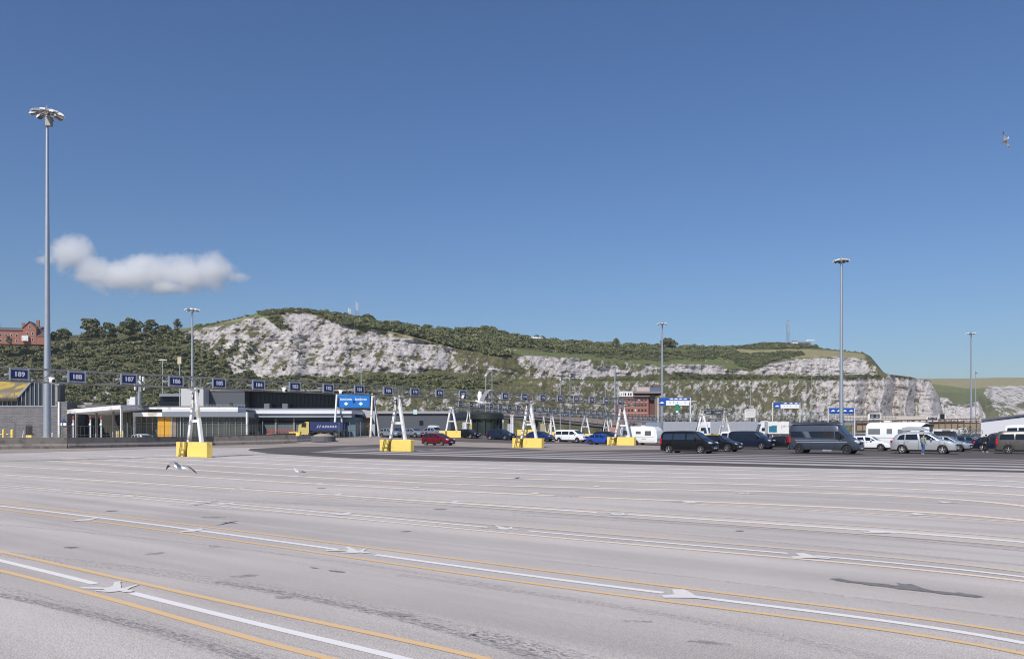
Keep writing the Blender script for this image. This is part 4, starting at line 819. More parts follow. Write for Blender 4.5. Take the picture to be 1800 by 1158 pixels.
t = bld('long glass walled hall with white upper fascia and grey lower fascia'); DC = 129
part(t, 'glazed_wall', olive, [(213.5, 236, 719, 772, DC+2, 10)]); part(t, 'upper_fascia', white, [(213, 418, 715.5, 718.8, DC+1, 11)])
part(t, 'flat_roof', dull('flat_roof', (.10,.10,.11)), [(215, 410, 713.5, 715.3, DC+4, 12)]); part(t, 'white_fascia', white, [(233.5, 285, 724.5, 732, DC-1, 2)]); part(t, 'grey_fascia', grey_clad, [(285.2, 433, 724.5, 732.5, DC-1, 4)]); part(t, 'top_fascia', mat('weathered_white', (.62, .62, .64), .5, var=.1), [(285.2, 418, 718.9, 723.8, DC+.2, 4)])
part(t, 'glazed_wall', mat('dark_glass_wall', (.065, .075, .068), .25, var=.3, scale=.25), [(310, 433, 732.6, 772, DC, 6)]); part(t, 'window_bay', olive, [(238, 277, 732.2, 770, DC+1, 3)])
m = MB()
for x in [238+9.7*i for i in range(5)]+[312+10.2*i for i in range(13)]: wallbox(m, x, x+.8, 732.6, 770, DC-.1, .2)
for x in (222, 229): wallbox(m, x, x+.6, 719, 770, DC+1.8, .2)
wallbox(m, 238, 277, 743, 744, DC+.8, .2); wallbox(m, 312, 433, 741.5, 742.5, DC-.12, .2); m.build('mullion', galv_d, t)
for i, (x0, x1) in enumerate(((277.5, 288.5), (289.5, 300.5))): part(t, 'roller_door', mat('orange_door', (.60, .31, .03), .55, var=.06), [(x0, x1, 733.2, 770, DC-.3, .4)])
part(t, 'door_post', galv, [(300.8, 303, 733, 770, DC-.3, .5), (316.5, 318, 733, 770, DC-.2, .4)]); part(t, 'corrugated_panel', mat('rusty_panel', (.24, .19, .15), .7, var=.2), [(303.2, 309.8, 733, 770, DC-.2, .5)]); part(t, 'side_column', white, [(234, 236.6, 732.2, 770, DC-1, .5)]); part(t, 'side_column', white, [(432.2, 434.8, 724, 772, DC-1.1, .5)])
reorigin(t, 320, DC)
t = bld('telecom mast with clustered white antennas above the shelter roof', 'telecom_mast', 'mast'); D = 135
m = MB(); m.tube(P(245, 772, D), P(245, 668, D), .32, .28, 10); m.build('pole', galv, t)
for k in range(6): m = MB(); a = k*1.05; c = P(245, 669+ (0 if k % 2 else 9), D)+Vector((math.cos(a)*.75, math.sin(a)*.75, 0)); m.box(c, (.3, .3, 1.5), a, .05); m.tube(c, P(245, 673, D), .05, n=6); m.build('antenna', white if k != 2 else galv_d, t)
m = MB(); [m.box(P(245, 680+3*k, D)+Vector((.35*(-1)**k, -.35, 0)), (.35, .3, .5)) for k in range(3)]; m.build('radio_unit', galv_d, t); m = MB(); m.box(P(235, 708, D), (.9, .9, 1.9), 0, .06); m.box(P(228, 710, D), (.6, .9, 1.6), 0, .05); m.build('cabinet', white, t); reorigin(t, 245, D)
# upper office block behind
t = bld('dark glazed upper building with a pale stair tower behind the halls'); DU = 165
part(t, 'stair_tower', mat('pale_render', (.50, .50, .50), .8, var=.05), [(318, 357.5, 680, 725, DU-6, 8)]); part(t, 'grey_wing', dgrey_clad, [(357.7, 430, 686.5, 725, DU-3, 8)])
gl = mat('black_glass_wall', (.008, .010, .014), .35, var=.5, scale=.12); part(t, 'glass_wall', gl, [(430.2, 640, 687, 725, DU, 14)]); part(t, 'left_wing', gl, [(281, 318, 697, 725, DU-1, 10)]); part(t, 'left_roof', grey_clad, [(280, 318.5, 691.5, 696.6, DU-2, 12)]); part(t, 'roof', galv_d, [(357, 642, 684.5, 687, DU-3.2, 18)])
m = MB(); [wallbox(m, x, x+.35, 688, 724, DU-.1, .15) for x in [430+7.*i for i in range(30)]]; m.build('mullion', mat('dark_bar', (.022, .025, .03), .5), t)
[part(t, 'roof_unit', mat('unit_grey', (.14, .15, .17)), [(a_, a_+9.5, 709, 721, DU-2, 2)]) for a_ in (464, 496)]; part(t, 'door', dark_int, [(404, 409, 708, 716, DU-3.1, .2)])
m = MB(); [m.beam(P(x, 717, DU-6), P(x, 711, DU-6), .06, .06) for x in range(358, 432, 6)]; m.beam(P(357, 711, DU-6), P(432, 711, DU-6), .06, .06); m.build('railing', galv, t); reorigin(t, 430, DU)
t = bld('long grey warehouse with white roof edge behind the yellow lorry'); DW = 140
part(t, 'roof_edge', mat('shiny_white_metal', (.72, .73, .78), .35, var=.04), [(434, 618, 720.5, 727, DW-1.5, 12)]); part(t, 'fascia', mat('steel_fascia', (.24, .27, .32), .5), [(434, 618, 727.2, 733.5, DW-1.2, 3)]); part(t, 'roof', grey_clad, [(434, 618, 717.5, 720.4, DW, 16)])
part(t, 'wall', mat('ribbed_wall', (.10, .115, .125), .6, var=.3, scale=1.1, stretch=(6, 6, .1)), [(435, 580, 733.6, 772, DW, 10)]); part(t, 'office_wall', mat('office_glass', (.12, .18, .22), .3, var=.4, scale=.6), [(580.2, 625, 733.6, 772, DW, 10)])
for x0, x1 in ((435, 451), (456, 482), (488, 514), (518, 545)): part(t, 'high_window', dark_int, [(x0, x1, 738.5, 742.5, DW-.1, .3)])
for x in (452, 483, 515): part(t, 'pilaster', galv_d, [(x, x+3, 734, 770, DW-.3, .4)])
part(t, 'office_windows', glass_d, [(583, 592, 741, 747, DW-.1, .2), (594, 603, 741, 747, DW-.1, .2), (606, 613, 741, 747, DW-.1, .2)]); reorigin(t, 510, DW)
t = bld('grey shed with pale gable end and bright orange door'); DS = 150
m = MB(); q = [P(x, y, DS) for x, y in ((613, 772), (659, 772), (659, 723), (634, 719.5), (613, 724))]; m.add(q+[p+Vector((.8, 16, 0)) for p in q], [(0,1,2,3,4), (9,8,7,6,5)]+[(i, (i+1) % 5, 5+(i+1) % 5, 5+i) for i in range(5)]); m.build('gable_wall', pgrey_clad, t)
part(t, 'side_wall', dgrey_clad, [(659.2, 792, 727, 772, DS+1, 14)]); part(t, 'roof_edge', mat('gutter_grey', (.34, .33, .33), .6), [(659.2, 794, 722.3, 726.8, DS+.6, 15)]); part(t, 'orange_door', mat('orange_shutter', (.75, .34, .03), .5, var=.08, scale=3), [(634.5, 650, 735.5, 762, DS-.1, .3)])
part(t, 'door_canopy', mat('canopy_dark', (.06, .05, .05)), [(627, 653, 733.4, 735.3, DS-1, 1.2)]); part(t, 'high_window', dark_int, [(615, 622.5, 728, 731, DS-.1, .2)]); part(t, 'base_wall', conc, [(622, 634, 745, 772, DS-.5, .5)])
for x in (634.5+3, 634.5+10.5): m = MB(); c = P(x, 748.5, DS-.2); m.ell(c, (.32, .1, .28), 10); m.build('wall_lamp', mat('lamp_glow', (.9, .85, .75), .3), t)
reorigin(t, 660, DS)
t = thing('info_board', 'small pale green information board on the grey shed roof edge', 'sign', P(730, 727, 149)); m = MB(); m.box((0, 0, .35), (.7, .1, .85)); m.build('panel', mat('pale_green_panel', (.5, .7, .66), .5), t)
# ------------------------------------------------------------------ barrier, fence and clutter along the left edge
def polywall(name, label, cat, pts, hgt, wd, m_, profile=True, step=None, group=None):
    t = thing(name, label, cat, (0, 0, 0), 0, group); pts = [Vector(p) for p in pts]
    m = MB(); 
    for a, b in zip(pts, pts[1:]):
        d = (b-a); d.z = 0; d.normalize(); n_ = Vector((-d.y, d.x, 0))
        prof = [(-wd/2, 0), (-wd/2, hgt*.25), (-wd*.22, hgt*.45), (-wd*.18, hgt), (wd*.18, hgt), (wd*.22, hgt*.45), (wd/2, hgt*.25), (wd/2, 0)] if profile else [(-wd/2, 0), (-wd/2, hgt), (wd/2, hgt), (wd/2, 0)]
        L_ = (b-a).length; k = max(1, round(L_/step)) if step else 1
        for i in range(k):
            A, B = a+(b-a)*(i/k), a+(b-a)*((i+1)/k)-d*(.05 if step else 0); n2 = len(prof)
            vs = [A+n_*q+Vector((0, 0, z)) for q, z in prof]+[B+n_*q+Vector((0, 0, z)) for q, z in prof]
            m.add(vs, [tuple(range(n2-1, -1, -1)), tuple(range(n2, 2*n2))]+[(i_, (i_+1) % n2, n2+(i_+1) % n2, n2+i_) for i_ in range(n2)])
    m.build('barrier_wall', m_, t); o = pts[0].copy(); t.location = o
    for c in t.children: c.location = Vector(c.location)-o
    return t
bar = [G(-60, 790.5), G(0, 789.5), G(118, 788), G(240, 785.5), G(375, 782.5), G(520, 778.5)]
polywall('concrete_barrier', 'long stained grey concrete barrier running along the left edge of the apron', 'barrier', bar, 1.25, .6, conc, step=7.)
polywall('concrete_barrier', 'dark low concrete barrier at the bend of the access road', 'barrier', [G(521, 777), G(552, 775.6)], .95, .6, mat('dark_concrete', (.12, .12, .14), .9, var=.3, scale=2))
t = thing('planter_wall', 'round ended low concrete wall with a sandy mound at the end of the barrier', 'wall', G(568, 776)); m = MB(); m.lathe([(1.9, 0), (1.9, .8), (1.7, .85), (1.6, .6)], 20); m.build('wall', mat('dark_concrete', (.12, .12, .14)), t); m = MB(); m.lathe([(1.65, .6), (1.4, 1.0), (.7, 1.2), (0, 1.25)], 20); m.build('mound', mat('sandy_soil', (.33, .27, .19), .95, var=.2, bump=.4), t, 60)
def fence(label, pts, h, posts=4.0, tall=0, mesh=True, group=None, mt=mesh_grey):
    t = thing('mesh_fence', label, 'fence', pts[0], 0, group); o = Vector(pts[0]); rails, wires = MB(), MB(); cnt = 0
    for a, b in zip(pts, pts[1:]):
        a, b = Vector(a)-o, Vector(b)-o; L_ = (b-a).length; n = max(1, round(L_/posts)); up = Vector((0, 0, h))
        for z in (h, h*.55, .1): rails.beam(a+Vector((0, 0, z)), b+Vector((0, 0, z)), .04, .04)
        if mesh:
            k = int(L_/.5)
            for i in range(k): p = a+(b-a)*(i/k); wires.beam(p, p+up, .02, .02)
        for i in range(n):
            p = a+(b-a)*(i/n); m = MB(); m.beam(p-Vector((0,0,.1)), p+up*(1+tall), .11, .11); m.build('post', mt, t); cnt += 1
    rails.build('rail', mt, t)
    if mesh: wires.build('wire_mesh', mt, t)
    return t
fp = [GX(-60, 104), GX(110, 106), GX(330, 114), GX(520, 129)]
fence('tall steel mesh fence standing behind the long concrete barrier', fp, 2.6, 7.2, .2)
polywall('low_wall', 'dark low kerb wall under the mesh fence', 'wall', [p+Vector((0, -.6, 0)) for p in fp], 1.15, .5, mat('dark_kerb', (.05, .05, .045), .9, var=.3), False)
def bollard(px, D, m_, label, h=1.0, r=.13, base=False, cat='bollard', name='bollard', tilt=0):
    t = thing(name, label, cat, GX(px, D)+Vector((0, 0, 0))); m = MB(); m.tube((0, 0, 0), (tilt, 0, h), r, r, 10); m.ell((tilt, 0, h), (r, r, r*.6), 10); m.build('post', m_, t, 50)
    if base: m = MB(); m.box((0, 0, .12), (1.4, .5, .24), 0, .04); m.build('foot', yellow, t)
    return t
bollard(6, 110, yellow, 'yellow bollard with a cross rail beside the brick wall at far left', 2.15); bollard(21.5, 110, yellow, 'short thick yellow bollard left of the dark doorway', 2.1, .2)
t = thing('barrier_rail', 'horizontal yellow rail at the foot of the brick building', 'rail', GX(2, 110.2)); m = MB(); m.box((0, 0, 1.55), (1.9, .06, .1)); m.box((-.6, 0, .75), (.06, .06, 1.5)); m.build('rail', yellow, t)
bollard(37, 110, white, 'leaning white post beside the dark doorway', 2.0, .07, tilt=.4); bollard(92, 110, white, 'short white post right of the nearest mast', 1.7, .09)
t = thing('bin', 'small yellow bin under the dark doorway of the brick building', 'bin', GX(53, 109)); m = MB(); m.box((0, 0, .75), (.8, .7, 1.5), 0, .06); m.build('body', yellow, t); m = MB(); m.box((0, 0, 1.54), (.86, .76, .08)); m.build('lid', black, t)
redw = mat('barrier_red', (.55, .06, .04), .5, var=.1)
for i, (px, lab) in enumerate(((129, 'height board with red head in the left bay of the shelter'), (159, 'height board with red head in the middle bay of the shelter'), (178, 'height board with red head in the right bay of the shelter'))):
    t = thing('traffic_pole', lab, 'pole', GX(px, 116), 0, 'red topped poles in the shelter bays'); m = MB(); m.tube((0,0,0), (0,0,4.), .1, .1, 8); m.build('post', mat('pole_white', (.6, .62, .68), .5), t); m = MB(); m.box((0,0,3.85), (.22,.2,.6), 0, .05); m.build('head', mat('dusty_red', (.30, .07, .06), .7), t); m = MB(); m.ell((0,-.12,2.9), (.18,.06,.22), 10); m.build('disc', white, t)
for px in (213, 216, 205, 208): bollard(px, 117, mat('cream_post', (.6, .5, .25), .6), 'pale yellow bollard in the cluster by the shelter corner', 1.9, .1)['group'] = 'pale bollards by the shelter corner'
for i in range(9):
    px = 471+5.4*i; red = i in (0, 1, 4, 6); c = ['red', 'pink faded'][not red]
    t = thing('water_barrier', '%s plastic road barrier in the row left of the yellow lorry' % c, 'road barrier', GX(px, 133), .05, '%s plastic barriers left of the lorry' % c); m = MB(); m.prism([(-.28, 0), (-.28, .4), (-.1, .85), (.1, .85), (.28, .4), (.28, 0)], -.22, .22, 'X'); m.build('body', redw if red else mat('pink_plastic', (.62, .38, .33), .6), t); m = MB(); [m.tube((x, 0, .85), (x, 0, 1.5), .05) for x in (-.1, .12)]; m.build('peg', redw, t)
t = thing('skip', 'yellow open skip right of the plastic barriers', 'skip', GX(519, 133)); m = MB(); m.prism([(-.7, 0), (.7, 0), (.9, 1.1), (-.9, 1.1)], -.5, .5); m.build('body', yellow, t); m = MB(); m.box((0, 0, 1.14), (1.9, 1.1, .08)); m.build('rim', yellow, t)
t = thing('pallet', 'low pale wooden pallet stack left of the red barriers', 'pallet', GX(446, 132)); m = MB(); [m.box((0, 0, .5+.18*k), (1.6, 1, .06)) for k in range(5)]; [m.box((x, 0, .6), (.12, 1, 1.1)) for x in (-.7, 0, .7)]; m.build('boards', mat('wood', (.4, .33, .22), .8, var=.2), t)
fence('short mesh fence round the yard below the blue exit sign', [GX(596, 134), GX(652, 138)], 2.4, 2.2, .1)
# ------------------------------------------------------------------ overhead signs
def sign_gantry(label, x0, x1, yt, yb, D, m_, ybase=765, legs=True, name='overhead_sign', post=white, aframe=False, txt=None, white_part=None, glyphs=0, xs=None):
    t = thing(name, label, 'sign', GX((x0+x1)/2, D)); o = Vector(t.location); s = D/F; w_, h_ = (x1-x0)*s, (yb-yt)*s; zc = EYE+(HY-(yt+yb)/2)*s-o.z
    m = MB(); m.box((0, 0, zc), (w_, .18, h_), 0, .02); m.build('panel', m_, t)
    m = MB(); m.box((0, .3, zc+h_/2), (w_+.6, .25, .2)); m.box((0, .3, zc-h_/2), (w_+.6, .25, .2)); m.build('beam', galv, t)
    for q in (-1, 1):
        m = MB(); x = q*(w_/2+.35)
        if aframe: m.tube((x+q*.05, -1.6, 0), (x+.15, -.35, zc+h_/2+.2), .2, .16, 10); m.tube((x+q*.05+.9, 1.8, 0), (x+.35, .35, zc+h_/2), .18, .15, 10)
        else: m.box((x, .25, (zc+h_/2)/2), (.22, .22, zc+h_/2))
        m.build('post', post, t)
    if white_part: a, b, c, d = white_part; m = MB(); m.box((w_*(a+b)/2-w_/2, -.105, zc+h_/2-h_*(c+d)/2), (w_*(b-a), .03, h_*(d-c))); m.build('white_field', signw, t)
    return t, zc, w_, h_
t, zc, w_, h_ = sign_gantry('large blue exit sign with white Exit and Sortie lettering between white legs', 595, 650, 694, 716, 138, blue, aframe=True)
for q in (-1, 1):
    put_text('lettering', 'Exit/Sortie', .47, signw, t, (q*w_*.235-.1, -.1, zc+.32), bold=.012)
    m = MB(); x = q*w_*.235-.1; m.add([(x-.38, -.1, zc-.42), (x, -.1, zc-.12), (x+.38, -.1, zc-.42), (x, -.1, zc-.74), (x-.38, -.13, zc-.42), (x, -.13, zc-.12), (x+.38, -.13, zc-.42), (x, -.13, zc-.74)], [(0,1,2,3), (7,6,5,4), (0,4,5,1), (1,5,6,2), (2,6,7,3), (3,7,4,0)]); m.build('arrow', signw, t)
m = MB(); m.box((.0, -.1, zc-.08), (.42, .03, .42)); m.build('marker', navy, t)
m = MB(); m.box((0, .1, zc+h_/2+.12), (w_, .2, .22)); m.build('top_strip', mat('turquoise', (.05, .45, .45), .5), t)
def icons(t, zc, w_, h_, xs, m_, z=0., kind='car', s=.5):
    for x in xs:
        X = w_*(x-.5); m = MB(); y = -.125
        if kind == 'car': m.prism([(X-s, zc+z), (X-s, zc+z+s*.35), (X-s*.55, zc+z+s*.4), (X-s*.3, zc+z+s*.75), (X+s*.45, zc+z+s*.75), (X+s*.75, zc+z+s*.38), (X+s, zc+z+s*.3), (X+s, zc+z)], y-.01, y+.01)
        else: m.prism([(X-s*.35, zc+z+s*.5), (X+s*.35, zc+z+s*.5), (X, zc+z-s*.4)], y-.01, y+.01)
        m.build('symbol', m_, t)
t, zc, w_, h_ = sign_gantry('blue and white lane sign with vehicle symbols just right of the brick building', 1159, 1212, 699, 712.5, 230, mat('royal_blue', (.015, .08, .36), .4), white_part=(.22, 1, .36, 1)); icons(t, zc, w_, h_, (.4, .55, .7, .86), signw, .55, s=.55); icons(t, zc, w_, h_, (.08,), signw, -.5, s=.62); icons(t, zc, w_, h_, (.35, .6, .85), mat('grey_mark', (.4, .4, .45)), -.4, 'arrow', .6); icons(t, zc, w_, h_, (.47,), navy, -.2, 'arrow', .4)
t, zc, w_, h_ = sign_gantry('blue and white lane sign with a bus symbol left of the camper van roof', 1360.5, 1404.5, 707.5, 717.5, 250, mat('royal_blue', (.015, .08, .36)), white_part=(.26, 1, .3, 1)); icons(t, zc, w_, h_, (.45, .68, .88), signw, .5, s=.5); icons(t, zc, w_, h_, (.12,), signw, -.4, s=.62); icons(t, zc, w_, h_, (.4, .52, .65, .88), mat('grey_mark', (.4, .4, .45)), -.3, 'arrow', .5)
t, zc, w_, h_ = sign_gantry('blue sign of four panels with white vehicle symbols behind the tall right mast', 1458, 1501, 717, 726.5, 262, mat('royal_blue', (.015, .08, .36))); icons(t, zc, w_, h_, (.14, .38, .62, .88), signw, -.2, s=.62)
def vms(label, x0, x1, yt, yb, D, face, hood=True, txt=True):
    t, zc, w_, h_ = sign_gantry(label, x0, x1, yt, yb, D, face, name='message_sign')
    if hood:
        m = MB()
        for a in ((0, h_/2+.14, w_+.5, .25), (0, -h_/2-.14, w_+.5, .25)): m.box((a[0], -.02, zc+a[1]), (a[2], .3, a[3]))
        for q in (-1, 1): m.box((q*(w_/2+.14), -.02, zc), (.25, .3, h_))
        m.build('frame', white, t)
    if txt: m = MB(); [m.box((w_*(x-.5), -.11, zc+dz), (w_*.26, .03, h_*.17)) for x in (.22, .75) for dz in ((.15*h_), -.2*h_)]; m.build('display_rows', mat('dim_display', (.35, .38, .42), .5), t)
    return t
vbk = mat('display_black', (.02, .035, .05), .3)
vms('wide dark message sign above the grey trailers', 1238, 1271, 721.5, 727.5, 240, vbk, False)
vms('white framed sign with a grid of small panels below the flat headed lamp post', 1312, 1326, 720, 732, 250, mat('pale_grid', (.6, .58, .55), .6), True, False)
vms('dark message sign in a white frame right of the four panel blue sign', 1529, 1546, 727.5, 735, 230, vbk); vms('dark message sign in a white frame over the silver estate car', 1631, 1647, 733, 738.5, 225, vbk); vms('square black sign on the tan ramp wall', 1653, 1660, 727.5, 737, 228, black, False, False)
t = thing('direction_sign', 'green direction sign on a slim post under the white and blue sign', 'sign', GX(1190, 205)); m = MB(); m.tube((0,0,0), (0,0,8.2), .09, .09, 8); m.build('post', galv, t); m = MB(); m.box((0, -.12, 7.4), (.9, .06, 2.2)); m.build('panel', mat('green_panel', (.02, .22, .12), .5), t); m = MB(); m.box((0, -.16, 6.6), (.6, .03, .45)); m.build('symbol', signw, t)
# ------------------------------------------------------------------ ramp bridge and terminal drum
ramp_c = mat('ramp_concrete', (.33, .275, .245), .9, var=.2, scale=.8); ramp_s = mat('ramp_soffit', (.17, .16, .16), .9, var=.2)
t = thing('ramp_bridge', 'long concrete ramp bridge with railings rising behind the car lanes', 'bridge', (0, 0, 0))
rp = [(604, 768, 158), (650, 761, 172), (700, 751.5, 188), (750, 742, 205), (800, 733, 222), (840, 729, 238), (880, 729.5, 250), (940, 731.5, 258), (1000, 738, 266), (1050, 743.5, 272), (1100, 749, 278), (1160, 753.5, 284), (1230, 757, 290)]
C_ = [P(*q) for q in rp]; dk, pa, ra, po, sh = MB(), MB(), MB(), MB(), MB()
for a, b in zip(C_, C_[1:]):
    d = (b-a); d2 = Vector((d.x, d.y, 0)).normalized(); n_ = Vector((-d2.y, d2.x, 0))
    if n_.y < 0: n_ = -n_
    def slab(mb, o0, o1, z0_, z1_):
        vs = [q+n_*o+Vector((0, 0, z)) for q in (a, b) for o, z in ((o0, z0_), (o1, z0_), (o1, z1_), (o0, z1_))]; mb.add(vs, [(3,2,1,0), (4,5,6,7), (0,1,5,4), (1,2,6,5), (2,3,7,6), (3,0,4,7)])
    slab(dk, 0, 7, -1.1, 0); slab(pa, -.2, 0, -.2, 1.35); slab(pa, 7, 7.25, -.2, 1.35)
    k = max(1, int(d.length/2.2))
    for i in range(k):
        q = a+d*(i/k); 
        for o in (-.1, 7.1): ra.beam(q+n_*o+Vector((0,0,1.3)), q+n_*o+Vector((0,0,2.5)), .1, .1)
        sh.beam(q-n_*.22+Vector((0,0,-.1)), q-n_*.22+Vector((0,0,.9)), .06, .05)
    for z in (1.9, 2.5):
        for o in (-.1, 7.1): ra.beam(a+n_*o+Vector((0,0,z)), b+n_*o+Vector((0,0,z)), .07, .07)
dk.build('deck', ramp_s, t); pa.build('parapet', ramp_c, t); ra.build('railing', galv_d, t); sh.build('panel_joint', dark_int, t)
for px, D in ((897, 252), (943, 258), (1062, 273)): m = MB(); b = GX(px, D+3); wallbox(m, px-3, px+3.5, 733 if px < 1000 else 747, 772, D+2, 1.5); m.build('pier', mat('dark_pier', (.035, .037, .035), .8), t)
m = MB(); wallbox(m, 620, 800, 760, 772, 147, 1) if 0 else None
reorigin(t, 604, 158)
t = bld('dark round ended glass terminal under the ramp bridge'); D = 152; c = GX(856, D+2.4); m = MB(); m.m = Matrix.Translation(c); R0 = 2.7
dkg = mat('dark_green_cladding', (.022, .028, .022), .5, var=.3)
m.lathe([(R0*.95, 0), (R0*.95, 3.1)], 28); m.build('glass_wall', mat('terminal_glass', (.03, .04, .04), .15, var=.4), t); m = MB(); m.m = Matrix.Translation(c); m.lathe([(R0*.9, 3.1), (R0*1.18, 3.1), (R0*1.18, 4.05), (R0*1.0, 4.3), (0, 4.5)], 28); m.build('roof_band', dkg, t, 40)
m = MB(); [m.box(c+Vector((math.cos(a)*R0*.97, math.sin(a)*R0*.97, 1.6)), (.5, .3, 3.1), a) for a in np.arange(0, 6.28, .57)]; m.build('pier', dkg, t)
part(t, 'link_wall', mat('link_grey', (.14, .14, .15)), [(872, 886, 743, 768, D+12, 3)]); part(t, 'left_wing', dkg, [(838, 846, 733, 768, D+6, 3)]); reorigin(t, 856, D)
whc = mat('cargo_white', (.66, .67, .7), .5, var=.05)
for i, (x0, x1, yt, yb, D, lab, m_) in enumerate([(876, 886, 738, 748, 262, 'white kiosk behind the dark terminal drum', whc), (875, 884, 744, 762, 186, 'pale grey container under the ramp bridge left of the pier', mat('pale_box', (.42, .43, .48), .6)), (892, 903, 745, 762, 186, 'pale grey container under the ramp bridge right of the pier', mat('pale_box', (.42, .43, .48))), (950, 958, 745, 757, 200, 'sand coloured cabin seen under the ramp bridge', mat('sand_cabin', (.4, .33, .2))), (813, 821, 742, 757, 200, 'white box trailer beside the yellow lorry cab', whc), (1093, 1106, 750, 753, 240, 'long white roofed van behind the ramp wall', whc)]):
    t = thing('container', lab, 'container', GX((x0+x1)/2, D)); m = MB(); s = D/F; gz_ = t.location.z; z0_, z1_ = EYE+(HY-yb)*s-gz_, EYE+(HY-yt)*s-gz_; z0_ = min(z0_, .25); m.box((0, 1.2, (z0_+z1_)/2), ((x1-x0)*s, 2.4, z1_-z0_), 0, .05); m.build('shell', m_, t); m = MB(); [m.box(((x1-x0)*s*q, -.03, (z0_+z1_)/2), (.08, .06, (z1_-z0_)*.9)) for q in (-.25, 0, .25)]; m.build('door_bar', galv, t)
for px, lab in ((898.5, 'left'), (901.5, 'right')):
    t = thing('column', '%s one of two white columns right of the dark pier' % lab, 'column', GX(px, 178)); m = MB(); m.tube((0,0,0), (0,0,4.3), .16, .16, 10); m.box((0,0,4.35), (.5,.5,.12)); m.build('shaft', white, t)
t = thing('column', 'white column under the descending part of the ramp', 'column', GX(968.5, 182)); m = MB(); m.tube((0,0,0), (0,0,3.3), .22, .22, 10); m.box((0,0,3.35), (.6,.6,.12)); m.build('shaft', white, t)
# ------------------------------------------------------------------ red brick office block
t = bld('red brick office block with rows of square windows and a stepped dark roof'); D = 345
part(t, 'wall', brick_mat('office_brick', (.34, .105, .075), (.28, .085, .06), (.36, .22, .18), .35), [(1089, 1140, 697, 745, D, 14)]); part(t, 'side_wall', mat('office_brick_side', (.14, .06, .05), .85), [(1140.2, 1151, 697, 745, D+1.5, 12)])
part(t, 'stair_block', mat('brown_block', (.20, .15, .12), .85), [(1151, 1163, 701, 745, D-1, 10)])
part(t, 'band', mat('stone_band', (.50, .34, .28), .8), [(1089, 1140, y, y+.9, D-.15, .3) for y in (706.5, 716, 725.5)])
part(t, 'penthouse', white, [(1089, 1113, 687.5, 697, D-.5, 8)]); part(t, 'roof_slab', mat('slab_brown', (.26, .2, .17), .8), [(1114.5, 1163, 687.5, 691, D-2, 18)]); part(t, 'roof_slab', mat('slab_brown', (.26, .2, .17)), [(1114, 1142, 694, 697, D-1, 14)]); part(t, 'clerestory', dark_int, [(1116, 1162, 691, 694, D-.5, 14)]); part(t, 'side_glass', glass_d, [(1142, 1152, 694, 703, D, 8)])
part(t, 'plant_room', mat('plant_pink', (.46, .40, .40), .7), [(1119, 1142, 680, 687.4, D+2, 8)]); part(t, 'plant_room', mat('plant_blue', (.10, .14, .24), .5), [(1142.3, 1163, 681.5, 687.4, D+2, 8)]); part(t, 'plant_room', mat('plant_brown', (.12, .09, .07), .7), [(1148, 1163, 676, 681.4, D+4, 5)])
for r_ in range(4):
    for c_ in range(8):
        x, y = 1092+5.85*c_, 700.3+9.2*r_; lit = (r_, c_) in ((0, 5), (1, 3), (2, 4)); f = part(t, 'window', mat('window_surround', (.2, .1, .08), .7), [(x-.2, x+3.5, y-.1, y+4.2, D-.08, .12)]); part(f, 'pane', white if lit else glass_d, [(x+.3, x+3.1, y+.3, y+3.9, D-.13, .08)])
for x in (1092, 1095.5, 1099.5, 1105, 1109): part(t, 'penthouse_window', glass_d, [(x-(.4 if x < 1096 else 1.1), x+(.4 if x < 1096 else 1.1), 690.5, 695, D-.6, .1)])
reorigin(t, 1115, D)
# low port clutter behind the lanes: long wall, railings, trailers, ramps
part(bld('low pink brick wall under the descending ramp'), 'wall', mat('pink_brick', (.40, .22, .19), .85, var=.15), [(1068, 1094, 750.5, 768, 262, .5)])
part(bld('grey blue glazed canopy roof beside the brick office block'), 'roof', mat('canopy_blue_grey', (.22, .27, .36), .4), [(1135, 1161, 741.5, 748.5, 210, 6)])
t = thing('railing', 'long galvanised railing along the top of the far ramp', 'railing', GX(1100, 300)); o = Vector(t.location); m, pk = MB(), MB(); zf_ = EYE+(HY-739)/F*300-o.z
for z in (0, 1.0, 2.0): m.beam((-8, 0, zf_+z), (100, 0, zf_+z), .12, .12)
for i in range(92): m.beam((-8+i*1.18, 0, zf_), (-8+i*1.18, 0, zf_+2.1), .1, .1)
m.build('rail', galv_d, t); m = MB(); m.box((46, 1, zf_-.9), (108, 1.2, 1.7)); m.build('edge_beam', mat('edge_beam_grey', (.22, .23, .26), .8, var=.2), t); m = MB(); [m.box((-6+9*i, 1, (zf_-1.7)/2), (.8, .8, zf_-1.7)) for i in range(12)]; m.build('support', conc, t)
for i in range(26):
    px = 1168+12.6*i; 
    if 1340 < px < 1346: continue
    s_ = thing('bay_sign', 'tiny white topped bay marker post on the far ramp railing', 'marker post', P(px, 739, 298), 0, 'bay marker posts on the far ramp'); m = MB(); m.beam((0,0,0), (0,0,2.2), .16, .16); m.build('post', galv, s_); m = MB(); m.box((0, -.1, 2.4), (.9, .08, .75)); m.build('plate', mat('pale_plate', (.4, .45, .55), .5), s_)
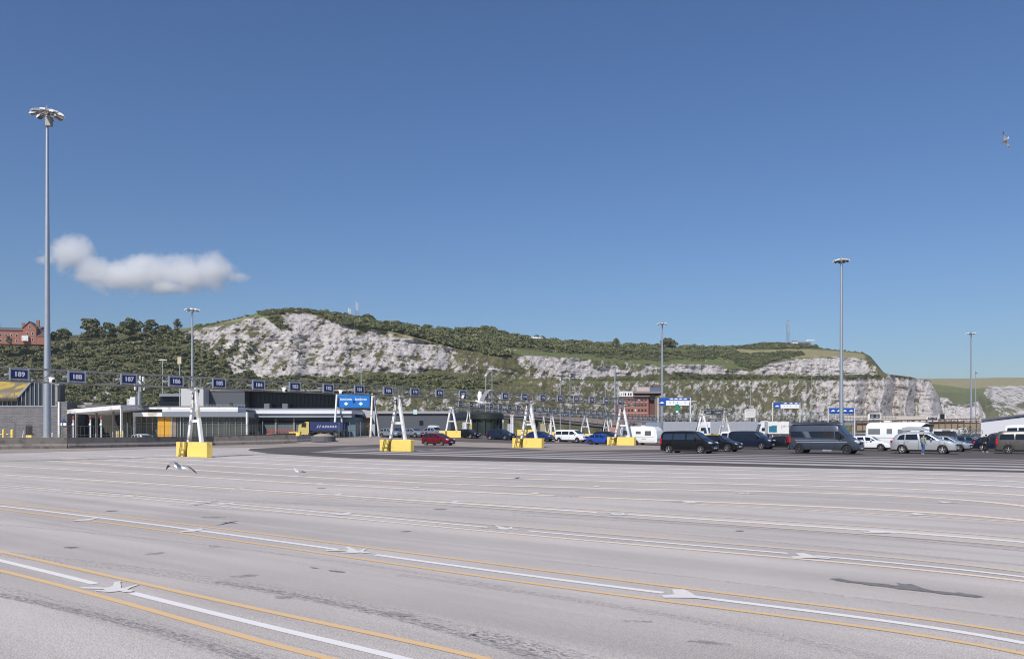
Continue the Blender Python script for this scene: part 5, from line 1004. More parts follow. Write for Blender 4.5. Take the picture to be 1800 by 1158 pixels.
def trailer(label, x0, x1, yt, D, m_, name='lorry_trailer', rz=0.):
    t = thing(name, label, 'trailer', GX((x0+x1)/2, D), rz); s = D/F; w_ = (x1-x0)*s; top = EYE+(HY-yt)*s-t.location.z
    m = MB(); m.box((0, 1.25, (top+1.1)/2), (w_, 2.5, top-1.1), 0, .04); m.build('box', m_, t); m = MB(); m.box((0, 1.25, .98), (w_*.98, 2.2, .22)); m.build('chassis', black, t)
    n = max(4, int(w_/.6)); m = MB(); [m.box((-w_/2+w_*i/n, -.02, (top+1.1)/2), (.05, .05, top-1.2)) for i in range(1, n)]; m.build('side_rib', m_, t)
    for x in (w_/2-1.5, w_/2-2.8, w_/2-4.1):
        if w_ > 6: wheel(t, -x, .1, .5, .35, chrome); wheel(t, -x, 2.4, .5, .35, chrome)
    return t
def wheel(par, x, y, r, wd, rimm, n=5, name='wheel', side=-1):
    m = MB(); m.lathe([(r*.62, -wd/2), (r*.9, -wd/2), (r, -wd*.32), (r, wd*.32), (r*.9, wd/2), (r*.62, wd/2)], 24, 'Y', (x, y, r)); ty = m.build(name, rubber, par, 40)
    m = MB(); yo = y+side*wd*.40
    m.lathe([(r*.66, side*wd*.48), (r*.60, side*wd*.42), (r*.60, side*wd*.2)], 20, 'Y', (x, y, r)); m.lathe([(r*.14, side*wd*.46), (r*.12, side*wd*.5), (0, side*wd*.5)], 12, 'Y', (x, y, r))
    for k in range(n):
        a = 2*math.pi*k/n+.3; ca, sa = math.cos(a), math.sin(a); m.beam((x+ca*r*.1, yo, r+sa*r*.1), (x+ca*r*.61, yo, r+sa*r*.61), r*.17, r*.10)
    m.build('rim', rimm, ty); m = MB(); m.lathe([(r*.6, side*wd*.2), (0, side*wd*.2)], 16, 'Y', (x, y, r)); m.build('brake_disc', black, ty)
    return ty
tg = mat('trailer_grey', (.33, .345, .38), .55, var=.06, scale=.5)
trailer('long grey trailer at left of the row behind the two white A frames', 1166, 1226, 741, 200, tg); trailer('long grey trailer in the middle of the row behind the A frames', 1250, 1334, 740.5, 198, tg); 
for i, (x0, x1, yt, yb, D, m_, lab) in enumerate([(1506, 1563, 738.5, 756, 215, mat('tan_wall', (.30, .235, .165), .9, var=.2), 'tan faced retaining wall behind the white motorhome'), (1563, 1722, 738, 757, 222, mat('tan_wall2', (.27, .215, .15), .9, var=.2), 'long tan ramp wall with dark posts right of the motorhome')]):
    t = bld(lab, 'retaining_wall', 'wall'); part(t, 'wall', m_, [(x0, x1, yt+4, yb, D, 1)]); mm = MB(); n = int((x1-x0)/11); 
    for k in range(n+1): wallbox(mm, x0+k*11-.5, x0+k*11+.5, yt, yb, D-.3, .3)
    mm.beam(P(x0, yt+1, D-.3), P(x1, yt-2.5 if i else yt+1, D-.3), .3, .3); mm.beam(P(x0, yt+5, D-.3), P(x1, yt+2 if i else yt+5, D-.3), .25, .25); mm.build('post_and_rail', mat('brown_steel', (.14, .09, .065), .7), t); reorigin(t, x0, D)
t = bld('low pale concrete platform with steps in front of the chalk headland'); part(t, 'wall', mat('cream_concrete', (.52, .47, .42), .9), [(1478, 1528, 730.5, 735.5, 300, 3)]); part(t, 'wall', mat('cream_concrete', (.52, .47, .42), .9), [(1545, 1632, 731, 738, 300, 3)]); reorigin(t, 1500, 300)
t = bld('white shed with a sloping dark roof edge at the right edge of the apron'); D = 140; m = MB(); q = [P(x, y, D) for x, y in ((1724, 772), (1900, 772), (1900, 722), (1724, 740))]; m.add(q+[p+Vector((6.5, 10, 0)) for p in q], [(0,1,2,3), (7,6,5,4)]+[(i, (i+1) % 4, 4+(i+1) % 4, 4+i) for i in range(4)]); m.build('wall', mat('shed_white', (.62, .62, .66), .6, var=.04), t)
m = MB(); q = [P(x, y, D-.3) for x, y in ((1725, 739.4), (1900, 719), (1900, 715.4), (1725, 736))]; m.add(q+[p+Vector((6.9, 11, 0)) for p in q], [(0,1,2,3), (7,6,5,4)]+[(i, (i+1) % 4, 4+(i+1) % 4, 4+i) for i in range(4)]); m.build('roof_edge', mat('roof_edge_grey', (.13, .13, .16), .6), t); reorigin(t, 1760, D)
t = bld('white canopy roof with a dark panel behind the silver cars', 'canopy', 'canopy'); part(t, 'roof', white, [(1636, 1692, 754, 757.5, 112, 5)]); part(t, 'panel', mat('canopy_panel', (.3, .3, .34)), [(1657, 1671, 754.8, 756.8, 111.8, .1)]); part(t, 'rear_wall', mat('kiosk_grey', (.3, .3, .33)), [(1640, 1690, 757.6, 775, 114, 2)]); reorigin(t, 1660, 112)
# ------------------------------------------------------------------ vehicles
def paintm(name, c, metal=.0, rough=.32):
    return mat('car_paint_'+name, c, rough, metal, var=.04, scale=2, coat=.12, spec=.3)
redl = mat('tail_light_red', (.45, .01, .015), .25); headl = mat('headlamp', (.62, .66, .72), .12, .3, var=.1)
plate_w = mat('plate_white', (.7, .7, .68), .5); plate_y = mat('plate_yellow', (.6, .48, .06), .5); seam = mat('panel_gap', (.008, .008, .009), .7)
skin_m = mat('skin', (.48, .27, .19), .6, var=.06); seat_m = mat('seat_fabric', (.03, .03, .035), .8)
glass_c = mat('tinted_window', (.012, .016, .022), .05, 0, var=.3, scale=1.2, spec=.4); glass_l = mat('windscreen_glass', (.03, .045, .065), .05, 0, var=.5, scale=1.5, spec=.7)
# outlines seen from the side, rear bumper at x=0: roof line, waist height, side windows, wheels
SH = {
 'suv': dict(L=4.85, W=1.93, H=1.76, top=[(0,.45),(.02,.62),(.06,.95),(.16,1.12),(.42,1.50),(.62,1.64),(1.1,1.73),(2.0,1.76),(2.65,1.72),(2.95,1.63),(3.62,1.20),(3.8,1.12),(4.3,1.04),(4.62,.94),(4.8,.78),(4.85,.62),(4.85,.42)], belt=1.07, wx=(.93,3.87), r=.37, dlo=[[(.55,1.12),(.72,1.45),(.98,1.55),(1.12,1.55),(1.12,1.12)],[(1.18,1.12),(1.18,1.56),(2.1,1.6),(2.12,1.12)],[(2.2,1.12),(2.18,1.6),(2.7,1.58),(2.95,1.48),(3.42,1.17),(3.42,1.12)]], ws=(3.0,3.58), rs=(.19,.56), tum=.26),
 'hatch': dict(L=4.3, W=1.80, H=1.48, top=[(0,.4),(.02,.6),(.08,.85),(.18,.98),(.5,1.26),(.85,1.40),(1.5,1.47),(2.1,1.48),(2.5,1.43),(3.2,1.03),(3.4,.96),(3.85,.87),(4.15,.76),(4.28,.6),(4.3,.4)], belt=.93, wx=(.82,3.42), r=.33, dlo=[[(.62,.97),(.85,1.22),(1.35,1.33),(1.4,.97)],[(1.47,.97),(1.44,1.34),(2.05,1.36),(2.08,.97)],[(2.15,.97),(2.13,1.36),(2.4,1.34),(3.02,1.02),(3.02,.97)]], ws=(2.56,3.14), rs=(.2,.72), tum=.26),
 'sedan': dict(L=4.75, W=1.83, H=1.43, top=[(0,.4),(.02,.62),(.07,.9),(.15,.99),(.75,1.04),(1.25,1.30),(1.6,1.40),(2.2,1.43),(2.7,1.38),(3.42,1.0),(3.6,.94),(4.2,.84),(4.6,.72),(4.73,.58),(4.75,.4)], belt=.93, wx=(1.0,3.82), r=.33, dlo=[[(1.1,.98),(1.5,1.24),(1.85,1.31),(1.85,.98)],[(1.92,.98),(1.92,1.32),(2.5,1.31),(3.22,.99),(3.22,.97)]], ws=(2.76,3.36), rs=(.8,1.3), tum=.27),
 'estate': dict(L=4.7, W=1.82, H=1.47, top=[(0,.4),(.02,.6),(.06,.92),(.14,1.0),(.42,1.30),(.7,1.42),(1.6,1.47),(2.3,1.47),(2.75,1.40),(3.42,1.02),(3.6,.95),(4.15,.85),(4.52,.74),(4.68,.58),(4.7,.4)], belt=.95, wx=(.95,3.75), r=.33, dlo=[[(.5,.99),(.7,1.27),(1.3,1.34),(1.35,.99)],[(1.42,.99),(1.4,1.34),(2.1,1.36),(2.12,.99)],[(2.2,.99),(2.18,1.36),(2.6,1.33),(3.25,1.01),(3.25,.99)]], ws=(2.8,3.38), rs=(.16,.45), tum=.25),
 'mpv': dict(L=4.8, W=1.88, H=1.72, top=[(0,.4),(.02,.6),(.06,1.0),(.13,1.12),(.35,1.5),(.55,1.64),(1.2,1.71),(2.2,1.72),(2.7,1.64),(3.7,1.13),(3.95,1.03),(4.4,.93),(4.7,.78),(4.8,.6),(4.8,.4)], belt=1.05, wx=(.95,3.83), r=.34, dlo=[[(.42,1.1),(.55,1.42),(.8,1.54),(1.3,1.57),(1.35,1.1)],[(1.42,1.1),(1.4,1.58),(2.25,1.59),(2.3,1.1)],[(2.38,1.1),(2.36,1.58),(2.7,1.53),(3.1,1.33),(3.12,1.1)],[(3.18,1.1),(3.18,1.28),(3.5,1.12)]], ws=(2.78,3.64), rs=(.15,.42), tum=.24),
 'van': dict(L=5.1, W=1.92, H=1.96, top=[(0,.4),(.02,.7),(.04,1.2),(.1,1.7),(.2,1.88),(.45,1.94),(1.8,1.97),(3.0,1.96),(3.4,1.88),(4.22,1.26),(4.4,1.17),(4.75,1.04),(4.98,.86),(5.08,.66),(5.1,.4)], belt=1.15, wx=(.95,4.08), r=.35, dlo=[[(.3,1.2),(.38,1.68),(1.35,1.70),(1.35,1.2)],[(1.45,1.2),(1.45,1.70),(2.6,1.71),(2.6,1.2)],[(2.75,1.2),(2.75,1.70),(3.28,1.68),(3.9,1.24),(3.9,1.2)]], ws=(3.45,4.18), rs=(.03,.1), tum=.17),
 'campervan': dict(L=6.0, W=2.05, H=2.62, top=[(0,.4),(.02,1.0),(.04,1.8),(.08,2.35),(.2,2.55),(.5,2.6),(3.0,2.62),(3.9,2.60),(4.2,2.5),(4.95,1.62),(5.2,1.36),(5.6,1.18),(5.85,1.0),(5.96,.75),(6.0,.4)], belt=1.35, wx=(.98,5.0), r=.38, dlo=[[(.2,1.42),(.2,1.95),(1.15,1.95),(1.5,1.42)],[(2.05,1.38),(1.8,1.95),(3.9,1.95),(3.9,1.38)],[(4.06,1.36),(4.03,1.93),(4.3,1.95),(4.85,1.5),(4.85,1.36),(4.5,1.2),(4.1,1.22)]], ws=(4.3,5.0), rs=(.03,.05), tum=.10),
 'caravan': dict(L=5.0, W=2.1, H=2.55, top=[(0,.55),(.02,1.2),(.1,2.2),(.3,2.5),(.6,2.55),(3.9,2.55),(4.5,2.42),(4.85,2.0),(4.97,1.4),(5.0,.9),(4.9,.55)], belt=1.1, wx=(2.2,), r=.32, dlo=[[(.5,1.35),(.5,1.95),(1.3,1.95),(1.3,1.35)],[(2.2,1.5),(2.2,1.85),(2.85,1.85),(2.85,1.5)],[(3.4,1.3),(3.4,1.9),(4.2,1.9),(4.2,1.3)]], ws=None, rs=None, tum=.02),
 'motorhome': dict(L=6.6, W=2.25, H=2.95, top=[(0,.5),(.02,1.4),(.08,2.6),(.25,2.85),(.6,2.92),(4.6,2.95),(5.3,2.88),(5.75,2.6),(5.8,2.3),(5.55,2.08),(5.5,2.05),(6.0,1.42),(6.15,1.3),(6.45,1.1),(6.58,.8),(6.6,.42)], belt=1.2, wx=(1.2,5.5), r=.36, dlo=[[(.3,1.6),(.3,2.2),(1.4,2.2),(1.4,1.6)],[(2.0,1.65),(2.0,2.2),(2.5,2.2),(2.5,1.65)],[(3.0,1.65),(3.0,2.15),(3.8,2.15),(3.8,1.65)],[(4.9,1.3),(4.9,1.95),(5.35,1.95),(5.75,1.45),(5.75,1.3)]], ws=(5.55,5.98), rs=None, tum=.02),
}
def vehicle(name, kind, label, cat, px, D, paint, L=None, H=None, yaw=None, group=None, glass=None, rim=None, wheel5=5, extras=None, sill=black, py=None, clad=False, nohd=False):
    S = SH[kind]; sx = (L or S['L'])/S['L']; sz = (H or S['H'])/S['H']; W = S['W']; LL = S['L']*sx; r = S['r']*(sz if kind not in ('suv',) else 1.0); tum = S['tum']; belt = S['belt']*sz
    yaw = math.atan2(-LD.y, -LD.x) if yaw is None else yaw
    loc = GX(px, D); root = thing(name, label, cat, loc, yaw, group)
    glass = glass or glass_c; rim = rim or chrome
    top = [(x*sx-LL/2, z*sz) for x, z in S['top']]; wx = [x*sx-LL/2 for x in S['wx']]
    def plan(x):
        t = abs(x)/(LL/2); k = .16 if kind not in ('caravan', 'motorhome') else .03; q = max(0, (t-.72)/.28)
        return 1-k*q**2.2-(.10*max(0, (t-.95)/.05)**2 if kind not in ('caravan',) else .0)
    def bot(x):
        b = .20 if kind not in ('caravan', 'motorhome', 'campervan') else .34
        e = max(0, abs(x)-LL/2+.35); b += e*.25
        for q in wx:
            if abs(x-q) < r+.055: b = max(b, r+math.sqrt(max(0, (r+.055)**2-(x-q)**2)))
        return b
    # resample the roof line
    pts = []
    for (a, b) in zip(top, top[1:]):
        n = max(1, int(math.hypot(b[0]-a[0], b[1]-a[1])/.09)); pts += [(a[0]+(b[0]-a[0])*i/n, a[1]+(b[1]-a[1])*i/n) for i in range(n)]
    pts.append(top[-1])
    for _ in range(2): pts = [pts[0]]+[((pts[i-1][0]+2*pts[i][0]+pts[i+1][0])/4, (pts[i-1][1]+2*pts[i][1]+pts[i+1][1])/4) for i in range(1, len(pts)-1)]+[pts[-1]]
    for q in wx:
        for s in (-1, 1):
            X = q+s*(r+.056); j = min(range(len(pts)), key=lambda i: abs(pts[i][0]-X)+(0 if pts[i][1] > .6 else 9))
    def hw(x, z, zt):
        b = min(belt, zt-.03); w0 = W/2*plan(x)
        if z >= b: return w0-tum*(z-b)*(.75+.5*max(0, (z-b)))
        t = (b-z)/max(b-.2, .1); return w0*(1-.05*t*t)
    rings = []
    for x, zt in pts:
        b = min(belt, zt-.03); zb = min(bot(x), zt-.06); mid = max(zb+.02, min(b-.02, (b*.55+.3*.45))); low = max(zb+.01, min(mid-.005, .36))
        wt = hw(x, zt, zt); e = min(.09, (zt-b)*.35+.01); we = hw(x, zt-e, zt)
        half = [(0, zt), (wt*.55, zt-.006), (wt*.86, zt-.022), (wt*.965, zt-.05 if e > .06 else zt-e*.6), (we, zt-e*1.25 if zt-e*1.25 > b+.004 else b+.006), (hw(x, b, zt), b), (W/2*plan(x)*1.008, mid), (hw(x, low, zt), low), (hw(x, zb, zt)*.985, zb), (hw(x, zb, zt)*.62, zb), (0, zb)]
        rings.append([(x, -y, z) for y, z in half]+[(x, y, z) for y, z in reversed(half[1:-1])])
    n = len(rings[0]); m = MB(); vs = [v for r_ in rings for v in r_]; fs, mi = [], []
    for i in range(len(rings)-1):
        for j in range(n):
            fs.append((i*n+j, i*n+(j+1) % n, (i+1)*n+(j+1) % n, (i+1)*n+j)); mi.append(1 if j in (7, 8, 9, 10, 11, 12) else 0)
    fs += [tuple(range(n)), tuple((len(rings)-1)*n+j for j in range(n-1, -1, -1))]; mi += [1, 1]
    m.add(vs, fs); m.mi = mi; m.build('body', [paint, sill], root, 38)
    def zt_at(x):
        c = [z for (a, z) in pts if abs(a-x) < .12]; return max(c) if c else 1.
    def topz(x):
        best = 0
        for (a, b) in zip(pts, pts[1:]):
            if min(a[0], b[0])-1e-6 <= x <= max(a[0], b[0])+1e-6 and abs(b[0]-a[0]) > 1e-5: best = max(best, a[1]+(b[1]-a[1])*(x-a[0])/(b[0]-a[0]))
        return best or zt_at(x)
    # side windows
    for s in (-1, 1):
        for poly in S['dlo']:
            P_ = [(x*sx-LL/2, z*sz) for x, z in poly]; m = MB(); vs = []; x0, x1 = min(p[0] for p in P_), max(p[0] for p in P_); NX, NZ = max(4, int((x1-x0)/.09)), 4
            for i in range(NX+1):
                x = x0+(x1-x0)*(.0008+.9984*i/NX); zz = []
                for a, b in zip(P_, P_[1:]+P_[:1]):
                    if abs(b[0]-a[0]) > 1e-6 and min(a[0], b[0]) <= x <= max(a[0], b[0]): zz.append(a[1]+(b[1]-a[1])*(x-a[0])/(b[0]-a[0]))
                za, zb_ = min(zz), max(zz)
                for j in range(NZ+1): z = za+(zb_-za)*j/NZ; vs.append((x, s*(hw(x, z, max(topz(x), z+.1))+.012), z))
            m.add(vs, [(i*(NZ+1)+j, i*(NZ+1)+j+1, (i+1)*(NZ+1)+j+1, (i+1)*(NZ+1)+j) for i in range(NX) for j in range(NZ)]); m.build('side_window', glass, root, 30)
    def strip(x0, x1, nm, mt_, inset=.86, lift=.014):
        x0, x1 = x0*sx-LL/2, x1*sx-LL/2; seg_ = [p for p in pts if x0 <= p[0] <= x1 and p[1] > belt*.9]
        if len(seg_) < 2: return
        m = MB(); vs = []
        for i, (x, z) in enumerate(seg_):
            a, b = seg_[max(0, i-1)], seg_[min(len(seg_)-1, i+1)]; d = Vector((b[0]-a[0], b[1]-a[1])).normalized(); nx, nz = -d.y*lift, d.x*lift; w_ = hw(x, z, z)*inset
            vs += [(x+nx, y*w_, z+nz-(.016 if abs(y) > .9 else .004 if abs(y) > .4 else 0)) for y in (-1, -.5, 0, .5, 1)]
        m.add(vs, [(i*5+j, i*5+j+1, (i+1)*5+j+1, (i+1)*5+j) for i in range(len(seg_)-1) for j in range(4)]); m.build(nm, mt_, root, 60)
    if S['ws']: strip(*S['ws'], 'windscreen', glass_l)
    if S['rs']: strip(*S['rs'], 'rear_window', glass, .84)
    for x in wx:
        for s in (-1, 1): wheel(root, x, s*(W/2-.12), r, .23, rim, wheel5, side=s)
    if kind not in ('caravan',):
        zh = {'suv': .80, 'hatch': .68, 'sedan': .68, 'estate': .69, 'mpv': .80, 'van': .92, 'campervan': 1.02, 'motorhome': .85}[kind]*sz; xf = LL/2
        for s in (-1, 1):
            m = MB(); M_ = Matrix.Rotation(-s*.55, 3, 'Z').to_4x4(); m.ell((xf-.24, s*W*.385, zh), (.30, .13, .10 if kind != 'campervan' else .2), 12, M_); m.build('headlight', headl, root, 60)
            m = MB(); m.ell((xf-.13, s*W*.34, .42), (.07, .09, .06), 10); m.build('fog_light', headl, root, 60)
            m = MB(); zr = belt*.9; m.box((-LL/2+.12, s*W*.43, zr), (.20, .17, .26 if kind not in ('van', 'campervan') else .55), 0, .04); m.build('tail_light', redl, root)
            if not nohd:
                xm = (S['ws'][1]*sx-LL/2)-.52; m = MB(); m.box((xm, s*(W/2+.12), belt+.12), (.14, .22, .17 if kind not in ('campervan',) else .32), 0, .04); m.box((xm, s*(W/2-.02), belt+.07), (.06, .16, .05)); m.build('mirror', black if kind in ('campervan', 'motorhome') else paint, root)
            dl = S['dlo']; m = MB()
            for poly in dl[-2:]:
                x = max(p[0] for p in poly[:1])*sx-LL/2-.04; zz = belt; 
                m.box((x, s*(W/2*1.004), (belt+.40)/2), (.018, .012, belt-.42))
                m.box((x+.22, s*(W/2+.008), belt-.10), (.17, .03, .035))
            m.build('door_trim', seam if not clad else seam, root)
        m = MB(); m.box((xf-.03, 0, zh-.06), (.10, W*.42, .17), 0, .02); m.box((xf-.02, 0, .36), (.09, W*.55, .16), 0, .02); m.build('grille', black, root)
        m = MB(); m.box((xf+.035, 0, .50), (.02, .52, .11)); m.build('number_plate', plate_w, root); m = MB(); m.box((-LL/2-.02, 0, .72), (.03, .52, .11)); m.build('number_plate', plate_y, root)
    if extras: extras(root, LL, W, (H or S['H']), belt, hw, topz, sx, sz)
    return root
def rails(mt_=galv, pad=.12):
    def f(root, LL, W, H, belt, hw, topz, sx, sz):
        for s in (-1, 1):
            m = MB(); x0, x1 = -LL*.30, LL*.08; y = s*(W/2-.30); z = lambda x: topz(x)+pad*.6
            m.tube((x0, y, z(x0)), (x1, y, z(x1)), .022, n=6); [m.tube((x, y, topz(x)-.04), (x, y, z(x)), .02, n=6) for x in (x0, (x0+x1)/2, x1)]; m.build('roof_rail', mt_, root)
    return f
def roofbox(name, label, veh, x, L_, H_, mt_):
    t = thing(name, label, 'roof box', veh.matrix_basis @ Vector((x, 0, H_)), veh.rotation_euler.z); m = MB()
    prof = [(-L_/2, .12), (-L_/2+.1, .30), (-L_/4, .40), (L_/5, .38), (L_/2-.25, .26), (L_/2, .1), (L_/2-.1, .04), (-L_/2+.1, .04)]
    for i in range(6):
        y0, y1 = -.42+.14*i, -.42+.14*(i+1)
    m.prism(prof, -.36, .36); m.prism([(a*.95, .04+(b-.04)*.72) for a, b in prof], -.44, .44); m.build('shell', mt_, t, 30)
    m = MB(); [m.box((q*L_*.25, 0, .01), (.08, 1.2, .06)) for q in (-1, 1)]; m.build('crossbar', black, t); return t
VY = math.atan2(-LD.y, -LD.x)
blk = paintm('black', (.006, .006, .008)); nvy = paintm('navy', (.007, .012, .032)); slv = paintm('silver', (.50, .51, .53), .5, .35); wht = paintm('white', (.74, .75, .76)); rd = paintm('dark_red', (.13, .004, .010)); blu = paintm('bright_blue', (.015, .06, .34)); gry = paintm('slate_grey', (.06, .072, .10), .3, .35); brn = paintm('warm_grey', (.12, .108, .10), .4, .35); sg = paintm('pale_silver', (.34, .37, .42), .5); dbl = paintm('steel_blue', (.06, .09, .15), .4)
# nearest row, from left to right
v = vehicle('black_van', 'van', 'black passenger van at the left end of the nearest row, overlapping a dark hatchback', 'van', 1211.5, 72.5, blk, L=4.95, H=1.99, glass=mat('van_glass_blue', (.02, .03, .05), .05, spec=.9))
v = vehicle('black_car', 'suv', 'black crossover with bright headlight just behind the nose of the black van', 'car', 1262, 79, paintm('gloss_black', (.007, .009, .013)), L=4.45, H=1.62)
v = vehicle('navy_van', 'van', 'dark navy panel van with one long tinted side window behind the black crossover', 'van', 1321, 90, nvy, L=4.9, H=1.98)
v = vehicle('black_sedan', 'sedan', 'black saloon with silver wheels left of the grey camper van', 'car', 1372, 90, paintm('gloss_black', (.007, .009, .013)), L=4.8, H=1.45, yaw=VY+math.pi)
def camper_extras(root, LL, W, H, belt, hw, topz, sx, sz):
    for s in (-1, 1):
        m = MB(); m.box((-.4, s*(W/2+.012), 1.17*sz), (LL*.66, .012, .035)); m.box((-.1, s*(W/2+.012), 1.02*sz), (LL*.72, .012, .05)); m.build('side_stripe', mat('stripe_silver', (.32, .36, .42), .4), root)
        m = MB(); m.prism([(-LL/2+1.62, 1.42), (-LL/2+2.0, 1.42), (-LL/2+1.75, 1.95), (-LL/2+1.3, 1.95)], s*(W/2-.02), s*(W/2+.02)); m.build('side_panel', mat('panel_silver_blue', (.11, .14, .18), .4, .2), root)
        m = MB(); m.prism([(.05, 1.42), (.95, 1.42), (.95, 1.9), (.05, 1.9)], s*(W/2-.03), s*(W/2+.006)); m.build('window_frame', black, root)
    m = MB(); m.box((-.6, -(W/2-.05), H+.06), (4.2, .14, .13), 0, .03); m.build('awning', mat('awning_dark', (.05, .055, .065), .5), root); m = MB(); m.box((.4, -(W/2-.1), .30), (.75, .3, .05)); m.build('step', white, root)
    m = MB(); m.box((1.0, 0, H+.05), (.6, .5, .12), 0, .03); m.build('roof_vent', white, root)
vehicle('camper_van', 'campervan', 'large slate grey high roofed camper van in the nearest row', 'camper van', 1452, 71.5, gry, L=6.0, H=2.63, rim=mat('dark_alloy', (.12, .12, .13), .4, .7), extras=camper_extras)
for i, (x, y, z, c) in enumerate([(-.3, 0, 1.0, 'dark_frame')]):
    t = thing('bicycle', 'dark red framed bicycle hung on the back of the grey camper van', 'bicycle', GX(1384, 73.6)+Vector((0, 0, .55)), VY+math.pi/2); m = MB()
    for q in (-.48, .48): m.lathe([(.30, -.02), (.33, 0), (.30, .02)], 20, 'Y', (q, 0, .4))
    m.build('wheel', rubber, t); m = MB(); [m.tube(a, b, .022, n=6) for a, b in (((-.48,0,.4), (-.12,0,.35)), ((-.12,0,.35), (-.25,0,.85)), ((-.25,0,.85), (-.48,0,.4)), ((-.25,0,.8), (.3,0,.85)), ((-.12,0,.35), (.3,0,.75)), ((.28,0,.95), (.48,0,.4)), ((.28,-.25,1.), (.28,.25,1.)))]; m.build('frame', mat('frame_red', (.25, .02, .03), .4), t)
vehicle('white_estate', 'estate', 'white car showing its nose between the grey camper van and the silver car', 'car', 1527, 82, wht, L=4.5, H=1.5)
def mh_extras(root, LL, W, H, belt, hw, topz, sx, sz):
    for s in (-1, 1): m = MB(); m.box((-.8, s*(W/2+.01), 1.25), (LL*.7, .012, .05)); m.box((-.9, s*(W/2+.01), .7), (LL*.66, .012, .03)); m.build('side_stripe', mat('stripe_grey', (.3, .31, .33), .5), root)
    m = MB(); m.box((-1.6, 0, H+.06), (.7, .7, .14), 0, .03); m.build('roof_vent', white, root); m = MB(); m.prism([(LL*.27, 2.42*sz), (LL*.33, 2.75*sz), (LL*.385, 2.68*sz), (LL*.38, 2.42*sz)], -W/2-.015, W/2+.015); m.build('cab_window', glass_c, root)
vehicle('motorhome', 'motorhome', 'white motorhome with an overcab bunk behind the silver car', 'motorhome', 1588, 89, mat('gelcoat_white', (.72, .73, .73), .35, var=.03, coat=.3), L=7.4, H=2.98, glass=mat('acrylic_window', (.16, .17, .18), .2), extras=mh_extras, sill=white)
v = vehicle('silver_car', 'suv', 'silver four wheel drive car with a silver roof box, man standing beside it', 'car', 1625, 71.5, slv, L=5.25, H=1.90, rim=mat('bright_alloy', (.75, .75, .76), .3, .5), extras=rails())
roofbox('roof_box', 'long silver roof box on top of the silver four wheel drive car', v, -.75, 2.15, 1.96, mat('roofbox_silver', (.45, .47, .5), .35, .4))
vehicle('silver_blue_car', 'hatch', 'pale silver car behind the bonnet of the silver four wheel drive', 'car', 1662, 78.5, sg, L=4.4, H=1.52)
v2 = vehicle('steel_blue_car', 'estate', 'steel blue estate car carrying bicycles on its roof', 'car', 1703, 84, dbl, L=4.7, H=1.50, yaw=VY+.0, extras=rails(black, .1))
vehicle('navy_hatchback', 'hatch', 'dark navy hatchback seen from its rear corner beside the person in black', 'car', 1757, 80.5, nvy, L=4.4, H=1.52, rim=mat('bright_alloy', (.75, .75, .76)), extras=None, yaw=VY)
vehicle('dark_car', 'suv', 'dark grey car with a pale roof edge behind the navy hatchback', 'car', 1772, 97, paintm('dark_grey', (.05, .055, .06), .3), L=4.6, H=1.8)
vehicle('warm_grey_van', 'van', 'warm grey people carrier van cut off at the right edge with its side door open', 'van', 1812, 70.5, brn, L=5.3, H=2.0, yaw=VY+.12)
vehicle('white_van', 'van', 'tall white van roof just visible at the right edge behind the warm grey van', 'van', 1812, 100, wht, L=5.6, H=2.75)
vehicle('white_dome_car', 'van', 'white van roof peeping over the dark crossover and the navy van', 'van', 1297, 112, wht, L=4.6, H=1.95)
# bicycles on the roof of the steel blue car
def bicycle(label, loc, yaw, fc, tilt=0.):
    t = thing('bicycle', label, 'bicycle', loc, yaw, 'bicycles on the roof of the steel blue estate'); 
    for q in (-.52, .52):
        m = MB(); m.lathe([(.30, -.018), (.335, -.012), (.335, .012), (.30, .018), (.30, -.018)], 22, 'Y', (q, 0, .34)); w_ = m.build('wheel', rubber, t); m = MB(); [m.tube((q, 0, .34), (q+math.cos(a)*.3, 0, .34+math.sin(a)*.3), .006, n=4) for a in np.arange(0, 6.28, .52)]; m.build('spokes', chrome, w_)
    m = MB(); [m.tube(a, b, .024, n=6) for a, b in (((-.52,0,.34), (-.08,0,.3)), ((-.08,0,.3), (-.22,0,.82)), ((-.22,0,.78), (-.52,0,.34)), ((-.21,0,.76), (.34,0,.82)), ((-.08,0,.3), (.34,0,.7)), ((.33,0,.9), (.52,0,.34)))]; m.build('frame', fc, t)
    m = MB(); m.tube((.3,-.28,.95), (.3,.28,.95), .018, n=6); m.tube((.33,0,.85), (.3,0,.95), .02); m.build('handlebar', black, t); m = MB(); m.box((-.24, 0, .9), (.26, .13, .06), 0, .02); m.tube((-.22,0,.8), (-.24,0,.9), .016); m.build('saddle', black, t); return t
for i, (y, dx, fc, lab) in enumerate(((-.5, -.3, mat('frame_white', (.7, .72, .72), .35), 'bicycle with a white frame, nearest on the roof of the steel blue estate'), (-.1, .15, mat('frame_dark', (.04, .05, .06), .35), 'dark framed bicycle between the other two on the steel blue estate'), (.35, .6, mat('frame_grey', (.2, .22, .25), .35), 'grey framed bicycle, rightmost on the roof of the steel blue estate'))):
    bicycle(lab, v2.matrix_basis @ Vector((dx-.25, y, 1.50)), VY+(.0 if i != 1 else math.pi), fc)
